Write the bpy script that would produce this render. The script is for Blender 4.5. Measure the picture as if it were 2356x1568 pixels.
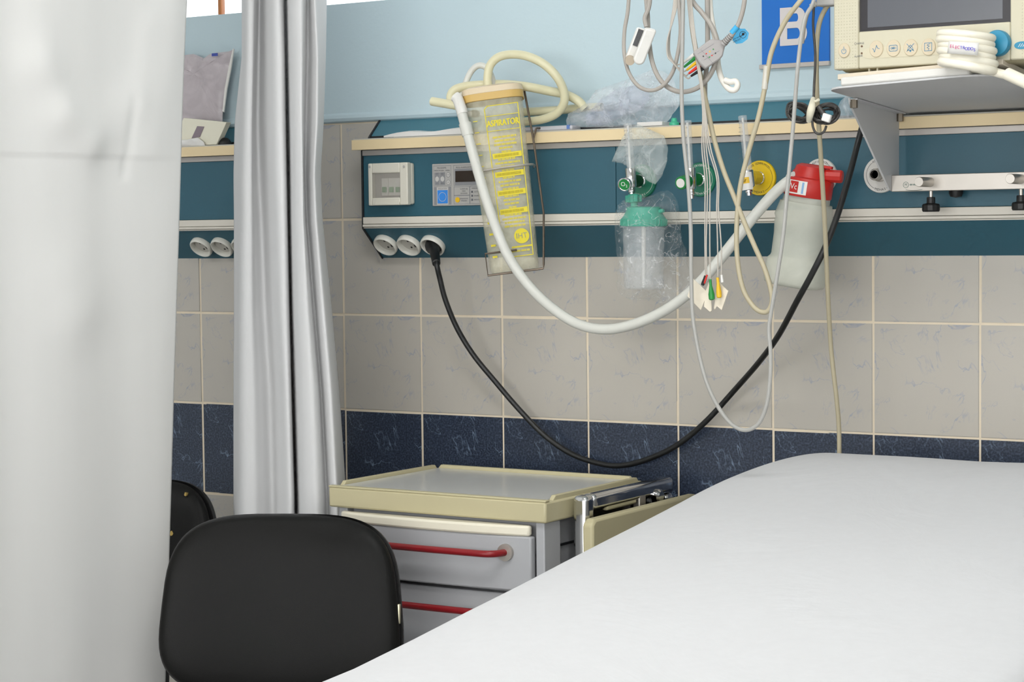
import bpy, bmesh, math, random
import numpy as np
from mathutils import Vector, Matrix, noise as mnoise

for o in list(bpy.data.objects):
    bpy.data.objects.remove(o)
SC = bpy.context.scene
COL = SC.collection

# ------------------------------------------------------------------ camera
IW, IH = 2356.0, 1568.0
FPX = 4700.0
YAW, PITCH, ROLL = -0.56951, -0.05254, -0.01121
CAM = Vector((2.67934, -3.51299, 1.3706))
_r = Vector((math.cos(YAW), -math.sin(YAW), 0))
_f = Vector((math.sin(YAW) * math.cos(PITCH), math.cos(YAW) * math.cos(PITCH), math.sin(PITCH)))
_u = _r.cross(_f)
RGT = math.cos(ROLL) * _r + math.sin(ROLL) * _u
UPV = -math.sin(ROLL) * _r + math.cos(ROLL) * _u
FWD = _f
cd = bpy.data.cameras.new('camera')
cam = bpy.data.objects.new('camera', cd)
COL.objects.link(cam)
cd.sensor_fit = 'HORIZONTAL'
cd.sensor_width = 36.0
cd.lens = 36.0 * FPX / IW
cd.clip_start, cd.clip_end = 0.02, 100
cam.matrix_world = Matrix(((RGT.x, UPV.x, -FWD.x, CAM.x), (RGT.y, UPV.y, -FWD.y, CAM.y), (RGT.z, UPV.z, -FWD.z, CAM.z), (0, 0, 0, 1)))
SC.camera = cam

# ------------------------------------------------------------------ light and exposure
vs = SC.view_settings
vs.view_transform = 'Standard'
vs.look = 'None'
vs.gamma = 1.0
vs.use_curve_mapping = False
vs.exposure = -0.12
wd = bpy.data.worlds.new('overcast_sky')
SC.world = wd
wd.use_nodes = True
wd.node_tree.nodes['Background'].inputs[0].default_value = (0.93, 0.97, 1.0, 1)
wd.node_tree.nodes['Background'].inputs[1].default_value = 2.6
SC.cycles.max_bounces = 5
SC.cycles.use_adaptive_sampling = True
SC.cycles.adaptive_threshold = 0.06
SC.cycles.adaptive_min_samples = 12
SC.cycles.diffuse_bounces = 3
SC.cycles.glossy_bounces = 3
SC.cycles.transparent_max_bounces = 12
CEIL = 2.75
LAMP_W = 20.0
LAMPS = [(1.45, -1.6, 0), (-1.3, -2.6, 0), (3.6, -3.6, 0)]
for k, (lx, ly, rz) in enumerate(LAMPS):
    ld = bpy.data.lights.new('ceiling_lamp_light', 'AREA')
    ld.shape = 'RECTANGLE'
    ld.size, ld.size_y = 1.15, 0.5
    ld.energy = LAMP_W
    ld.color = (1.0, 1.0, 1.0)
    lo = bpy.data.objects.new('ceiling_lamp_light', ld)
    lo.location = (lx, ly, CEIL - 0.085)
    COL.objects.link(lo)

# frontal fill added behind the camera, set in a made-up window opening
ld = bpy.data.lights.new('added_front_fill', 'AREA')
ld.shape = 'RECTANGLE'
ld.size, ld.size_y = 5.2, 1.5
ld.energy = 112.0
ld.color = (1.0, 0.982, 0.955)
lo = bpy.data.objects.new('added_front_fill', ld)
lo.location = (1.9, -6.54, 1.65)
lo.rotation_euler = (math.radians(90), 0, 0)
COL.objects.link(lo)


# ------------------------------------------------------------------ helpers
def ray(px, py):
    return FWD + RGT * ((px - IW / 2) / FPX) - UPV * ((py - IH / 2) / FPX)


def P(px, py, Y):
    """world point seen at a photo pixel, on the wall-parallel plane at distance Y"""
    d = ray(px, py)
    return CAM + d * ((Y - CAM.y) / d.y)


def PXX(px, py, X):
    d = ray(px, py)
    return CAM + d * ((X - CAM.x) / d.x)


def PZ(px, py, Z):
    d = ray(px, py)
    return CAM + d * ((Z - CAM.z) / d.z)


def PP(px, py, pt, n):
    d = ray(px, py)
    return CAM + d * ((Vector(pt) - CAM).dot(n) / d.dot(n))


def lin(c):
    return tuple((v / 255 / 12.92) if v / 255 <= .04045 else ((v / 255 + .055) / 1.055) ** 2.4 for v in c)


def frame(o, x, y, z=None):
    x = Vector(x).normalized()
    z = Vector(z).normalized() if z is not None else x.cross(Vector(y)).normalized()
    y = z.cross(x).normalized()
    o = Vector(o)
    return Matrix(((x.x, y.x, z.x, o.x), (x.y, y.y, z.y, o.y), (x.z, y.z, z.z, o.z), (0, 0, 0, 1)))


def axis_frame(o, d):
    z = Vector(d).normalized()
    a = Vector((0, 0, 1)) if abs(z.z) < .9 else Vector((1, 0, 0))
    x = a.cross(z).normalized()
    y = z.cross(x)
    return frame(o, x, y, z)


def WALLF(o):
    """frame lying on a wall-parallel face: x right, y up, z towards the room"""
    return frame(o, (1, 0, 0), (0, 0, 1), (0, -1, 0))


_txt = {}


def text2d(s):
    if s not in _txt:
        cu = bpy.data.curves.new('tmp', 'FONT')
        cu.body = s
        cu.align_x = 'CENTER'
        cu.align_y = 'CENTER'
        cu.resolution_u = 3
        ob = bpy.data.objects.new('tmp', cu)
        me = ob.to_mesh()
        _txt[s] = ([v.co.copy() for v in me.vertices], [tuple(p.vertices) for p in me.polygons])
        ob.to_mesh_clear()
        bpy.data.objects.remove(ob)
        bpy.data.curves.remove(cu)
    return _txt[s]


def spline(pts, n=8):
    """Catmull-Rom through the points"""
    pts = [Vector(p) for p in pts]
    if len(pts) < 3:
        return pts
    q = [pts[0] * 2 - pts[1]] + pts + [pts[-1] * 2 - pts[-2]]
    out = []
    for i in range(1, len(q) - 2):
        a, b, c, d = q[i - 1], q[i], q[i + 1], q[i + 2]
        for k in range(n):
            t = k / n
            out.append(.5 * ((2 * b) + (c - a) * t + (2 * a - 5 * b + 4 * c - d) * t * t + (3 * b - a - 3 * c + d) * t ** 3))
    out.append(pts[-1])
    return out


class MB:
    def __init__(s):
        s.v, s.f, s.M = [], [], Matrix.Identity(4)

    def add(s, vs, fs, M=None):
        M = s.M @ M if M is not None else s.M
        b = len(s.v)
        s.v += [M @ Vector(v) for v in vs]
        s.f += [tuple(b + i for i in f) for f in fs]
        return s

    def box(s, lo, hi, M=None):
        x0, y0, z0 = lo
        x1, y1, z1 = hi
        v = [(x0, y0, z0), (x1, y0, z0), (x1, y1, z0), (x0, y1, z0), (x0, y0, z1), (x1, y0, z1), (x1, y1, z1), (x0, y1, z1)]
        return s.add(v, [(0, 3, 2, 1), (4, 5, 6, 7), (0, 1, 5, 4), (1, 2, 6, 5), (2, 3, 7, 6), (3, 0, 4, 7)], M)

    def prism(s, poly, z0, z1, M=None):
        n = len(poly)
        v = [(x, y, z0) for x, y in poly] + [(x, y, z1) for x, y in poly]
        f = [tuple(reversed(range(n))), tuple(range(n, 2 * n))] + [(i, (i + 1) % n, n + (i + 1) % n, n + i) for i in range(n)]
        return s.add(v, f, M)

    def lathe(s, prof, M=None, seg=24, sx=1.0, sy=1.0):
        v, f = [], []
        for r, h in prof:
            for k in range(seg):
                a = 2 * math.pi * k / seg
                v.append((r * math.cos(a) * sx, r * math.sin(a) * sy, h))
        m = len(prof)
        for i in range(m - 1):
            for k in range(seg):
                k2 = (k + 1) % seg
                f.append((i * seg + k, i * seg + k2, (i + 1) * seg + k2, (i + 1) * seg + k))
        if prof[0][0] > 1e-6:
            f.append(tuple(reversed(range(seg))))
        if prof[-1][0] > 1e-6:
            f.append(tuple((m - 1) * seg + k for k in range(seg)))
        return s.add(v, f, M)

    def cyl(s, a, b, r, r2=None, seg=20):
        a, b = Vector(a), Vector(b)
        L = (b - a).length
        return s.lathe([(r, 0), (r if r2 is None else r2, L)], axis_frame(a, b - a), seg)

    def tube(s, pts, r, seg=10, n=8, closed=False, smooth=True):
        pts = spline(pts, n) if smooth else [Vector(p) for p in pts]
        v, f = [], []
        up = None
        m = len(pts)
        for i, p in enumerate(pts):
            if closed:
                t = pts[(i + 1) % m] - pts[i - 1]
            else:
                t = pts[min(i + 1, m - 1)] - pts[max(i - 1, 0)]
            t.normalize()
            if up is None:
                up = t.orthogonal().normalized()
            up = (up - t * up.dot(t)).normalized()
            w = t.cross(up)
            rr = r(i / (m - 1)) if callable(r) else r
            for k in range(seg):
                a = 2 * math.pi * k / seg
                v.append(p + up * (rr * math.cos(a)) + w * (rr * math.sin(a)))
        for i in range(m if closed else m - 1):
            j = (i + 1) % m
            for k in range(seg):
                k2 = (k + 1) % seg
                f.append((i * seg + k, i * seg + k2, j * seg + k2, j * seg + k))
        if not closed:
            f.append(tuple(reversed(range(seg))))
            f.append(tuple((m - 1) * seg + k for k in range(seg)))
        return s.add(v, f)

    def text(s, t, M, size, sx=1.0, z=0.0):
        v, f = text2d(t)
        return s.add([(p.x * size * sx, p.y * size, z) for p in v], f, M)

    def arctext(s, t, M, R, size, a0, a1, z=0.0, out=True):
        n = len(t)
        for i, ch in enumerate(t):
            if ch == ' ':
                continue
            a = a0 + (a1 - a0) * (i / (n - 1) if n > 1 else .5)
            rot = a - math.pi / 2 if out else a + math.pi / 2
            s.text(ch, M @ Matrix.Translation((R * math.cos(a), R * math.sin(a), 0)) @ Matrix.Rotation(rot, 4, 'Z'), size, z=z)
        return s

    def ring(s, M, r0, r1, z, a0=0.0, a1=2 * math.pi, seg=40):
        full = abs(a1 - a0 - 2 * math.pi) < 1e-6
        v, f = [], []
        n = seg if full else seg + 1
        for k in range(n):
            a = a0 + (a1 - a0) * k / seg
            v += [(r0 * math.cos(a), r0 * math.sin(a), z), (r1 * math.cos(a), r1 * math.sin(a), z)]
        for k in range(seg):
            j = (k + 1) % n
            f.append((2 * k, 2 * k + 1, 2 * j + 1, 2 * j))
        return s.add(v, f, M)

    def line(s, pts, w, M, z):
        """flat printed line through 2-D points"""
        for (x0, y0), (x1, y1) in zip(pts[:-1], pts[1:]):
            dx, dy = x1 - x0, y1 - y0
            L = math.hypot(dx, dy) or 1
            nx, ny = -dy / L * w / 2, dx / L * w / 2
            ex, ey = dx / L * w * .3, dy / L * w * .3
            s.add([(x0 + nx - ex, y0 + ny - ey, z), (x0 - nx - ex, y0 - ny - ey, z), (x1 - nx + ex, y1 - ny + ey, z), (x1 + nx + ex, y1 + ny + ey, z)], [(0, 1, 2, 3)], M)
        return s

    def grid(s, rows, M=None, closed_u=False):
        nu = len(rows[0])
        v = [p for r in rows for p in r]
        f = []
        for i in range(len(rows) - 1):
            for k in range(nu if closed_u else nu - 1):
                k2 = (k + 1) % nu
                f.append((i * nu + k, i * nu + k2, (i + 1) * nu + k2, (i + 1) * nu + k))
        return s.add(v, f, M)

    def build(s, name, mat, parent=None, bevel=0, smooth=35, base=None, seg=2, label=None, kind=None):
        if parent is not None:
            o0 = parent['_base'] if '_base' in parent else (0, 0, 0)
            o0 = Vector(o0)
        else:
            if base is None:
                zs = min(v.z for v in s.v)
                base = Vector((sum(v.x for v in s.v) / len(s.v), sum(v.y for v in s.v) / len(s.v), zs))
            o0 = Vector(base)
        me = bpy.data.meshes.new(name)
        me.from_pydata([v - o0 for v in s.v], [], s.f)
        bm = bmesh.new()
        bm.from_mesh(me)
        bmesh.ops.recalc_face_normals(bm, faces=bm.faces)
        bm.to_mesh(me)
        bm.free()
        for m in (mat if isinstance(mat, (list, tuple)) else [mat]):
            me.materials.append(m)
        ob = bpy.data.objects.new(name, me)
        COL.objects.link(ob)
        if smooth:
            me.shade_smooth()
            me.set_sharp_from_angle(angle=math.radians(smooth))
        if bevel:
            md = ob.modifiers.new('bevel', 'BEVEL')
            md.width = bevel
            md.segments = seg
            md.limit_method = 'ANGLE'
            md.angle_limit = math.radians(40)
            md.harden_normals = False
        if parent is not None:
            ob.parent = parent
        else:
            ob.location = o0
        ob['_base'] = tuple(o0)
        if label:
            ob['label'] = label
        if kind:
            ob['kind'] = kind
        return ob


def thing(name, label, cat, base, group=None):
    o = bpy.data.objects.new(name, None)
    o.empty_display_size = .05
    COL.objects.link(o)
    o.location = base
    o['_base'] = tuple(base)
    return tag(o, label, cat, group)


def tag(o, label, cat, group=None):
    o['label'] = label
    o['category'] = cat
    if group:
        o['group'] = group
    return o


# ------------------------------------------------------------------ materials
def _new(name):
    m = bpy.data.materials.new(name)
    m.use_nodes = True
    nt = m.node_tree
    return m, nt, nt.nodes['Principled BSDF']


def N(nt, t, **kw):
    n = nt.nodes.new(t)
    for k, v in kw.items():
        if hasattr(n, k):
            setattr(n, k, v)
        else:
            n.inputs[k].default_value = v
    return n


def mat(name, c, rough=.5, metal=0.0, spec=.5, var=.05, vscale=8.0, bump=0.0, bscale=200.0, coat=0.0):
    m, nt, b = _new(name)
    c = lin(c)
    b.inputs['Roughness'].default_value = rough
    b.inputs['Metallic'].default_value = metal
    b.inputs['Specular IOR Level'].default_value = spec
    b.inputs['Coat Weight'].default_value = coat
    tc = N(nt, 'ShaderNodeTexCoord')
    if var:
        no = N(nt, 'ShaderNodeTexNoise', Scale=vscale, Detail=1.0)
        nt.links.new(tc.outputs['Object'], no.inputs['Vector'])
        mx = N(nt, 'ShaderNodeMix', data_type='RGBA')
        mx.inputs[6].default_value = tuple(v * (1 - var) for v in c) + (1,)
        mx.inputs[7].default_value = tuple(min(1, v * (1 + var)) for v in c) + (1,)
        nt.links.new(no.outputs['Fac'], mx.inputs[0])
        nt.links.new(mx.outputs[2], b.inputs['Base Color'])
    else:
        b.inputs['Base Color'].default_value = c + (1,)
    if bump:
        nb = N(nt, 'ShaderNodeTexNoise', Scale=bscale, Detail=1.0)
        nt.links.new(tc.outputs['Object'], nb.inputs['Vector'])
        bp = N(nt, 'ShaderNodeBump', Strength=bump, Distance=.002)
        nt.links.new(nb.outputs['Fac'], bp.inputs['Height'])
        nt.links.new(bp.outputs['Normal'], b.inputs['Normal'])
    return m


def clear(name, c, alpha, rough=.15, avar=0.0, scale=30.0, bump=0.0, tint=None, spec=.5, glint=0.0, cw=.03):
    """clear or milky plastic: part of the light passes straight through"""
    m, nt, b = _new(name)
    c = lin(c)
    b.inputs['Base Color'].default_value = c + (1,)
    b.inputs['Roughness'].default_value = rough
    b.inputs['Specular IOR Level'].default_value = spec
    tr = N(nt, 'ShaderNodeBsdfTransparent')
    tr.inputs[0].default_value = (lin(tint) if tint else (1, 1, 1)) + (1,)
    ms = N(nt, 'ShaderNodeMixShader')
    ms.inputs[0].default_value = alpha
    nt.links.new(tr.outputs[0], ms.inputs[1])
    nt.links.new(b.outputs[0], ms.inputs[2])
    nt.links.new(ms.outputs[0], nt.nodes['Material Output'].inputs[0])
    tc = N(nt, 'ShaderNodeTexCoord')
    if avar:
        no = N(nt, 'ShaderNodeTexNoise', Scale=scale, Detail=5.0, Distortion=1.5)
        nt.links.new(tc.outputs['Object'], no.inputs['Vector'])
        mr = N(nt, 'ShaderNodeMapRange')
        mr.inputs[1].default_value, mr.inputs[2].default_value = .35, .68
        mr.inputs[3].default_value, mr.inputs[4].default_value = max(0, alpha - avar), min(1, alpha + avar)
        nt.links.new(no.outputs['Fac'], mr.inputs[0])
        nt.links.new(mr.outputs[0], ms.inputs[0])
        if glint:                                    # crumple highlights put into the film as whiter, more opaque lines
            n4 = N(nt, 'ShaderNodeTexNoise', Scale=scale * .8, Detail=3.0, Distortion=.8)
            nt.links.new(tc.outputs['Object'], n4.inputs['Vector'])
            s4 = N(nt, 'ShaderNodeMath', operation='SUBTRACT')
            s4.inputs[1].default_value = .5
            nt.links.new(n4.outputs['Fac'], s4.inputs[0])
            a4 = N(nt, 'ShaderNodeMath', operation='ABSOLUTE')
            nt.links.new(s4.outputs[0], a4.inputs[0])
            m4 = N(nt, 'ShaderNodeMapRange')
            m4.inputs[1].default_value, m4.inputs[2].default_value = 0, cw
            m4.inputs[3].default_value, m4.inputs[4].default_value = glint, 0
            nt.links.new(a4.outputs[0], m4.inputs[0])
            ad = N(nt, 'ShaderNodeMath', operation='ADD', use_clamp=True)
            nt.links.new(mr.outputs[0], ad.inputs[0])
            nt.links.new(m4.outputs[0], ad.inputs[1])
            nt.links.new(ad.outputs[0], ms.inputs[0])
    if bump:
        nb = N(nt, 'ShaderNodeTexNoise', Scale=scale * 1.5, Detail=3.0, Distortion=1.0)
        nt.links.new(tc.outputs['Object'], nb.inputs['Vector'])
        bp = N(nt, 'ShaderNodeBump', Strength=bump, Distance=.01)
        nt.links.new(nb.outputs['Fac'], bp.inputs['Height'])
        nt.links.new(bp.outputs['Normal'], b.inputs['Normal'])
    return m


def emit(name, c, s):
    m, nt, b = _new(name)
    b.inputs['Base Color'].default_value = lin(c) + (1,)
    b.inputs['Emission Color'].default_value = lin(c) + (1,)
    b.inputs['Emission Strength'].default_value = s
    return m


def veined(name, base, vein, grain, rough, vs_=7.0, speck=0.0, width=.018):
    """glazed tile with printed marble veins, the same print on every tile"""
    m, nt, b = _new(name)
    b.inputs['Roughness'].default_value = rough
    tc = N(nt, 'ShaderNodeTexCoord')
    n1 = N(nt, 'ShaderNodeTexNoise', Scale=vs_, Detail=4.0, Roughness=.6, Distortion=.6)
    nt.links.new(tc.outputs['Object'], n1.inputs['Vector'])
    s1 = N(nt, 'ShaderNodeMath', operation='SUBTRACT')
    s1.inputs[1].default_value = .5
    nt.links.new(n1.outputs['Fac'], s1.inputs[0])
    ab = N(nt, 'ShaderNodeMath', operation='ABSOLUTE')
    nt.links.new(s1.outputs[0], ab.inputs[0])
    mr = N(nt, 'ShaderNodeMapRange')
    mr.inputs[1].default_value, mr.inputs[2].default_value = 0, width
    mr.inputs[3].default_value, mr.inputs[4].default_value = 1, 0
    nt.links.new(ab.outputs[0], mr.inputs[0])
    n2 = N(nt, 'ShaderNodeTexNoise', Scale=vs_ * 2.2, Detail=2.0)
    nt.links.new(tc.outputs['Object'], n2.inputs['Vector'])
    mr2 = N(nt, 'ShaderNodeMapRange')
    mr2.inputs[1].default_value, mr2.inputs[2].default_value = .42, .66
    nt.links.new(n2.outputs['Fac'], mr2.inputs[0])
    mu = N(nt, 'ShaderNodeMath', operation='MULTIPLY')
    nt.links.new(mr.outputs[0], mu.inputs[0])
    nt.links.new(mr2.outputs[0], mu.inputs[1])
    n3 = N(nt, 'ShaderNodeTexNoise', Scale=260.0 if speck else 14.0, Detail=3.0)
    nt.links.new(tc.outputs['Object'], n3.inputs['Vector'])
    mx0 = N(nt, 'ShaderNodeMix', data_type='RGBA')
    mx0.inputs[6].default_value = lin(base) + (1,)
    mx0.inputs[7].default_value = lin(grain) + (1,)
    if speck:
        mr3 = N(nt, 'ShaderNodeMapRange')
        mr3.inputs[1].default_value, mr3.inputs[2].default_value = .42, .7
        nt.links.new(n3.outputs['Fac'], mr3.inputs[0])
        nt.links.new(mr3.outputs[0], mx0.inputs[0])
    else:
        nt.links.new(n3.outputs['Fac'], mx0.inputs[0])
    mx = N(nt, 'ShaderNodeMix', data_type='RGBA')
    nt.links.new(mu.outputs[0], mx.inputs[0])
    nt.links.new(mx0.outputs[2], mx.inputs[6])
    mx.inputs[7].default_value = lin(vein) + (1,)
    nt.links.new(mx.outputs[2], b.inputs['Base Color'])
    return m


def cloth(name, c, trans=.2, wscale=(3, 3, 60), bump=.15, wr=0.0):
    m, nt, b = _new(name)
    b.inputs['Roughness'].default_value = .95
    b.inputs['Specular IOR Level'].default_value = .1
    c = lin(c)
    tc = N(nt, 'ShaderNodeTexCoord')
    mp = N(nt, 'ShaderNodeMapping')
    mp.inputs['Scale'].default_value = wscale
    nt.links.new(tc.outputs['Object'], mp.inputs[0])
    no = N(nt, 'ShaderNodeTexNoise', Scale=1.0, Detail=3.0)
    nt.links.new(mp.outputs[0], no.inputs['Vector'])
    mx = N(nt, 'ShaderNodeMix', data_type='RGBA')
    mx.inputs[6].default_value = tuple(v * .965 for v in c) + (1,)
    mx.inputs[7].default_value = tuple(min(1, v * 1.02) for v in c) + (1,)
    nt.links.new(no.outputs['Fac'], mx.inputs[0])
    nt.links.new(mx.outputs[2], b.inputs['Base Color'])
    bp = N(nt, 'ShaderNodeBump', Strength=bump, Distance=.004)
    nt.links.new(no.outputs['Fac'], bp.inputs['Height'])
    last = bp
    if wr:
        n2 = N(nt, 'ShaderNodeTexNoise', Scale=3.2, Detail=5.0, Distortion=2.2)
        nt.links.new(tc.outputs['Object'], n2.inputs['Vector'])
        b2 = N(nt, 'ShaderNodeBump', Strength=wr, Distance=.02)
        nt.links.new(n2.outputs['Fac'], b2.inputs['Height'])
        nt.links.new(bp.outputs['Normal'], b2.inputs['Normal'])
        last = b2
    nt.links.new(last.outputs['Normal'], b.inputs['Normal'])
    if trans:
        tr = N(nt, 'ShaderNodeBsdfTranslucent')
        tr.inputs[0].default_value = c + (1,)
        ms = N(nt, 'ShaderNodeMixShader')
        ms.inputs[0].default_value = trans
        nt.links.new(b.outputs[0], ms.inputs[1])
        nt.links.new(tr.outputs[0], ms.inputs[2])
        nt.links.new(ms.outputs[0], nt.nodes['Material Output'].inputs[0])
    return m


m_paint = mat('pale_blue_wall_paint', (200, 220, 227), .75, var=.02, vscale=3, bump=.15, bscale=120)
m_ceil = mat('white_ceiling_paint', (238, 238, 234), .9, var=.02)
m_cream = mat('pale_wall_paint', (226, 230, 233), .8, var=.02)
m_floor = mat('grey_terrazzo_floor', (166, 167, 168), .4, var=.12, vscale=90)
m_grout = mat('beige_grout', (232, 218, 194), .85, var=.06, vscale=40)
m_tile = veined('grey_marbled_tile', (193, 187, 176), (156, 160, 174), (187, 182, 173), .28, 12.0, width=.016)
m_btile = veined('navy_marbled_tile', (38, 46, 62), (128, 148, 172), (72, 84, 104), .3, 9.0, speck=1.0, width=.010)
m_orange = mat('orange_brown_window_frame', (186, 120, 70), .55)
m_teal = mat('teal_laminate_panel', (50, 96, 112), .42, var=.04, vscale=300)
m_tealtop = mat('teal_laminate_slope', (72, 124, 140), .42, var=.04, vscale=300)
m_alu = mat('brushed_aluminium', (196, 190, 184), .42, .35, var=.03)
m_trim = mat('cream_plastic_trim', (224, 218, 206), .45, var=.02)
m_shelf = mat('beige_shelf_edge', (240, 218, 174), .5, var=.03)
m_shelf2 = mat('grey_shelf_top', (200, 196, 186), .5, var=.03)
m_black = mat('black_plastic', (22, 22, 22), .45, var=.1)
m_dark = mat('dark_edge_strip', (40, 42, 44), .6)
m_white = mat('white_plastic', (232, 230, 224), .35, var=.02)
m_offwhite = mat('ivory_plastic', (222, 218, 204), .35, var=.02)
m_grey = mat('grey_plastic', (178, 176, 172), .5, var=.03)
m_chrome = mat('polished_chrome', (215, 215, 215), .12, 1.0, var=0)
m_steel = mat('brushed_steel', (196, 190, 182), .38, .85, var=.05, vscale=30)
m_rust = mat('tarnished_wire', (120, 108, 96), .4, .8, var=.2, vscale=40)
print_black = mat('black_print', (40, 40, 44), .7, var=0)
print_grey = mat('grey_print', (96, 98, 104), .7, var=0)
print_white = mat('white_print', (236, 236, 232), .7, var=0)


# ================================================================== SETTING
XL, XR, YF = -3.2, 4.6, -6.5
TW, TH = .203, .205
ZROW0 = 1.2                       # height of the joint called row 0
TILE_TOP = ZROW0 + 2 * TH
WIN_Z0, WIN_Z1, WIN_X0, WIN_X1 = 1.864, 2.46, -1.75, .86


def struct(o):
    o['kind'] = 'structure'
    return o


mb = MB()
WY0, WY1 = -.004, .2
mb.box((XL, WY0, TILE_TOP + .008), (XR, WY1, WIN_Z0))
mb.box((XL, WY0, WIN_Z0), (WIN_X0, WY1, WIN_Z1))
mb.box((WIN_X1, WY0, WIN_Z0), (XR, WY1, WIN_Z1))
mb.box((XL, WY0, WIN_Z1), (XR, WY1, CEIL))
wall = struct(mb.build('wall_back', m_paint, smooth=0, base=(0, 0, 0)))
# rounded plaster lip where the paint stops above the tiles
mb = MB()
mb.tube([(XL, .001, TILE_TOP + .012), (XR, .001, TILE_TOP + .012)], .011, 10, smooth=False)
mb.build('plaster_lip', m_paint, wall)
mb = MB()
mb.box((XL, .0012, 0), (XR, WY1, TILE_TOP + .006))
mb.build('grout_bed', m_grout, wall, smooth=0)


def tile_mesh(name, m, z0=0.0, z1=1.0):
    g = .0019
    b = bmesh.new()
    bmesh.ops.create_cube(b, size=1)
    for v in b.verts:
        v.co.x *= TW - 2 * g
        v.co.y = v.co.y * .004 + .002
        v.co.z *= TH - 2 * g
    fe = [e for e in b.edges if all(abs(v.co.y) < 1e-4 for v in e.verts)]
    bmesh.ops.bevel(b, geom=fe, offset=.0012, segments=2, affect='EDGES')
    me = bpy.data.meshes.new(name)
    b.to_mesh(me)
    b.free()
    me.materials.append(m)
    me.shade_smooth()
    me.set_sharp_from_angle(angle=math.radians(50))
    return me


tm_g, tm_b = tile_mesh('tile', m_tile), tile_mesh('tile', m_btile)
rng = random.Random(3)
for i in range(-7, 13):
    for j in range(-2, 6):
        z = ZROW0 - (j + .5) * TH
        if z - TH / 2 < 0:
            continue
        t = bpy.data.objects.new('tile', tm_b if j == 1 else tm_g)
        COL.objects.link(t)
        t.parent = wall
        t.location = ((i + .5) * TW, rng.uniform(-.0005, .0005), z)
        t.rotation_euler = (rng.uniform(-.0012, .0012), 0, rng.uniform(-.0012, .0012))

mb = MB()
mb.box((XL, YF, -.1), (XR, WY1, 0))
struct(mb.build('floor', m_floor, smooth=0, base=(0, 0, 0)))
mb = MB()
mb.box((XL, YF, CEIL), (XR, WY1, CEIL + .1))
struct(mb.build('ceiling', m_ceil, smooth=0, base=(0, 0, CEIL)))
mb = MB()
mb.box((XL - .1, YF, 0), (XL, WY1, CEIL))
struct(mb.build('wall_left', m_cream, smooth=0))
mb = MB()
mb.box((XR, YF, 0), (XR + .1, WY1, CEIL))
struct(mb.build('wall_right', m_cream, smooth=0))
mb = MB()
FWX0, FWX1, FWZ0, FWZ1 = -.75, 4.55, .88, 2.42  # opening added in the unseen wall for the frontal fill
mb.box((XL, YF - .1, 0), (XR, YF, FWZ0))
mb.box((XL, YF - .1, FWZ1), (XR, YF, CEIL))
mb.box((XL, YF - .1, FWZ0), (FWX0, YF, FWZ1))
mb.box((FWX1, YF - .1, FWZ0), (XR, YF, FWZ1))
struct(mb.build('wall_front', m_cream, smooth=0))

# high window band
w = bpy.data.objects.new('window_1', None)
COL.objects.link(w)
w['kind'] = 'structure'
w['_base'] = (0, 0, 0)
w['label'] = 'bright high window band with orange-brown frame above the pale blue wall'
mb = MB()
mb.box((WIN_X0, .13, WIN_Z0), (WIN_X1, .17, WIN_Z0 + .012))
mb.box((WIN_X0, .13, WIN_Z1 - .03), (WIN_X1, .17, WIN_Z1))
mb.box((WIN_X0, .13, WIN_Z0), (WIN_X0 + .03, .17, WIN_Z1))
mb.box((WIN_X1 - .03, .13, WIN_Z0), (WIN_X1, .17, WIN_Z1))
mb.build('window_frame', m_orange, w, bevel=.003)
mxc = P(503, 15, .14).x
mx = [mxc - 1.04, mxc - .52, mxc, mxc + .52, mxc + 1.04]
for x in mx:
    mb = MB()
    mb.box((x - .0045, .142, WIN_Z0 + .012), (x + .0045, .158, WIN_Z1 - .03))
    mb.build('mullion', m_orange, w, bevel=.002)
m_glass = clear('window_glass', (235, 240, 245), .06, .05)
xs = [WIN_X0 + .03] + mx + [WIN_X1 - .03]
for a, b in zip(xs[:-1], xs[1:]):
    mb = MB()
    mb.box((a + .006, .147, WIN_Z0 + .012), (b - .006, .153, WIN_Z1 - .03))
    mb.build('pane', m_glass, w, smooth=0)

w2 = bpy.data.objects.new('added_window', None)  # unseen window, made up to frame the frontal fill
COL.objects.link(w2)
w2['kind'] = 'structure'
w2['_base'] = (0, 0, 0)
mb = MB()
for x in (FWX0, (FWX0 + FWX1) / 2 - .02, FWX1 - .04):
    mb.box((x, YF - .08, FWZ0), (x + .04, YF - .05, FWZ1))
for z in (FWZ0, FWZ1 - .04):
    mb.box((FWX0, YF - .08, z), (FWX1, YF - .05, z + .04))
mb.build('window_frame', m_white, w2, bevel=.003)
for a, b in ((FWX0 + .04, (FWX0 + FWX1) / 2 - .02), ((FWX0 + FWX1) / 2 + .02, FWX1 - .04)):
    mb = MB()
    mb.box((a, YF - .068, FWZ0 + .04), (b, YF - .062, FWZ1 - .04))
    mb.build('pane', m_glass, w2, smooth=0)

# ceiling lamps
m_diff = emit('lit_lamp_diffuser', (255, 253, 248), 1.5)
for k, (lx, ly, rz) in enumerate(LAMPS):
    names = ['beyond the foot of the bed', 'beyond the curtains on the left', 'on the right side of the room']
    t = thing('ceiling_lamp', 'flat rectangular ceiling lamp ' + names[k], 'lamp', (lx, ly, CEIL - .08), 'ceiling lamps')
    mb = MB()
    mb.box((lx - .62, ly - .3, CEIL - .08), (lx + .62, ly + .3, CEIL))
    mb.build('housing', m_white, t, bevel=.006)
    mb = MB()
    mb.box((lx - .59, ly - .27, CEIL - .084), (lx + .59, ly + .27, CEIL - .079))
    mb.build('diffuser', m_diff, t, smooth=0)

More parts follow.
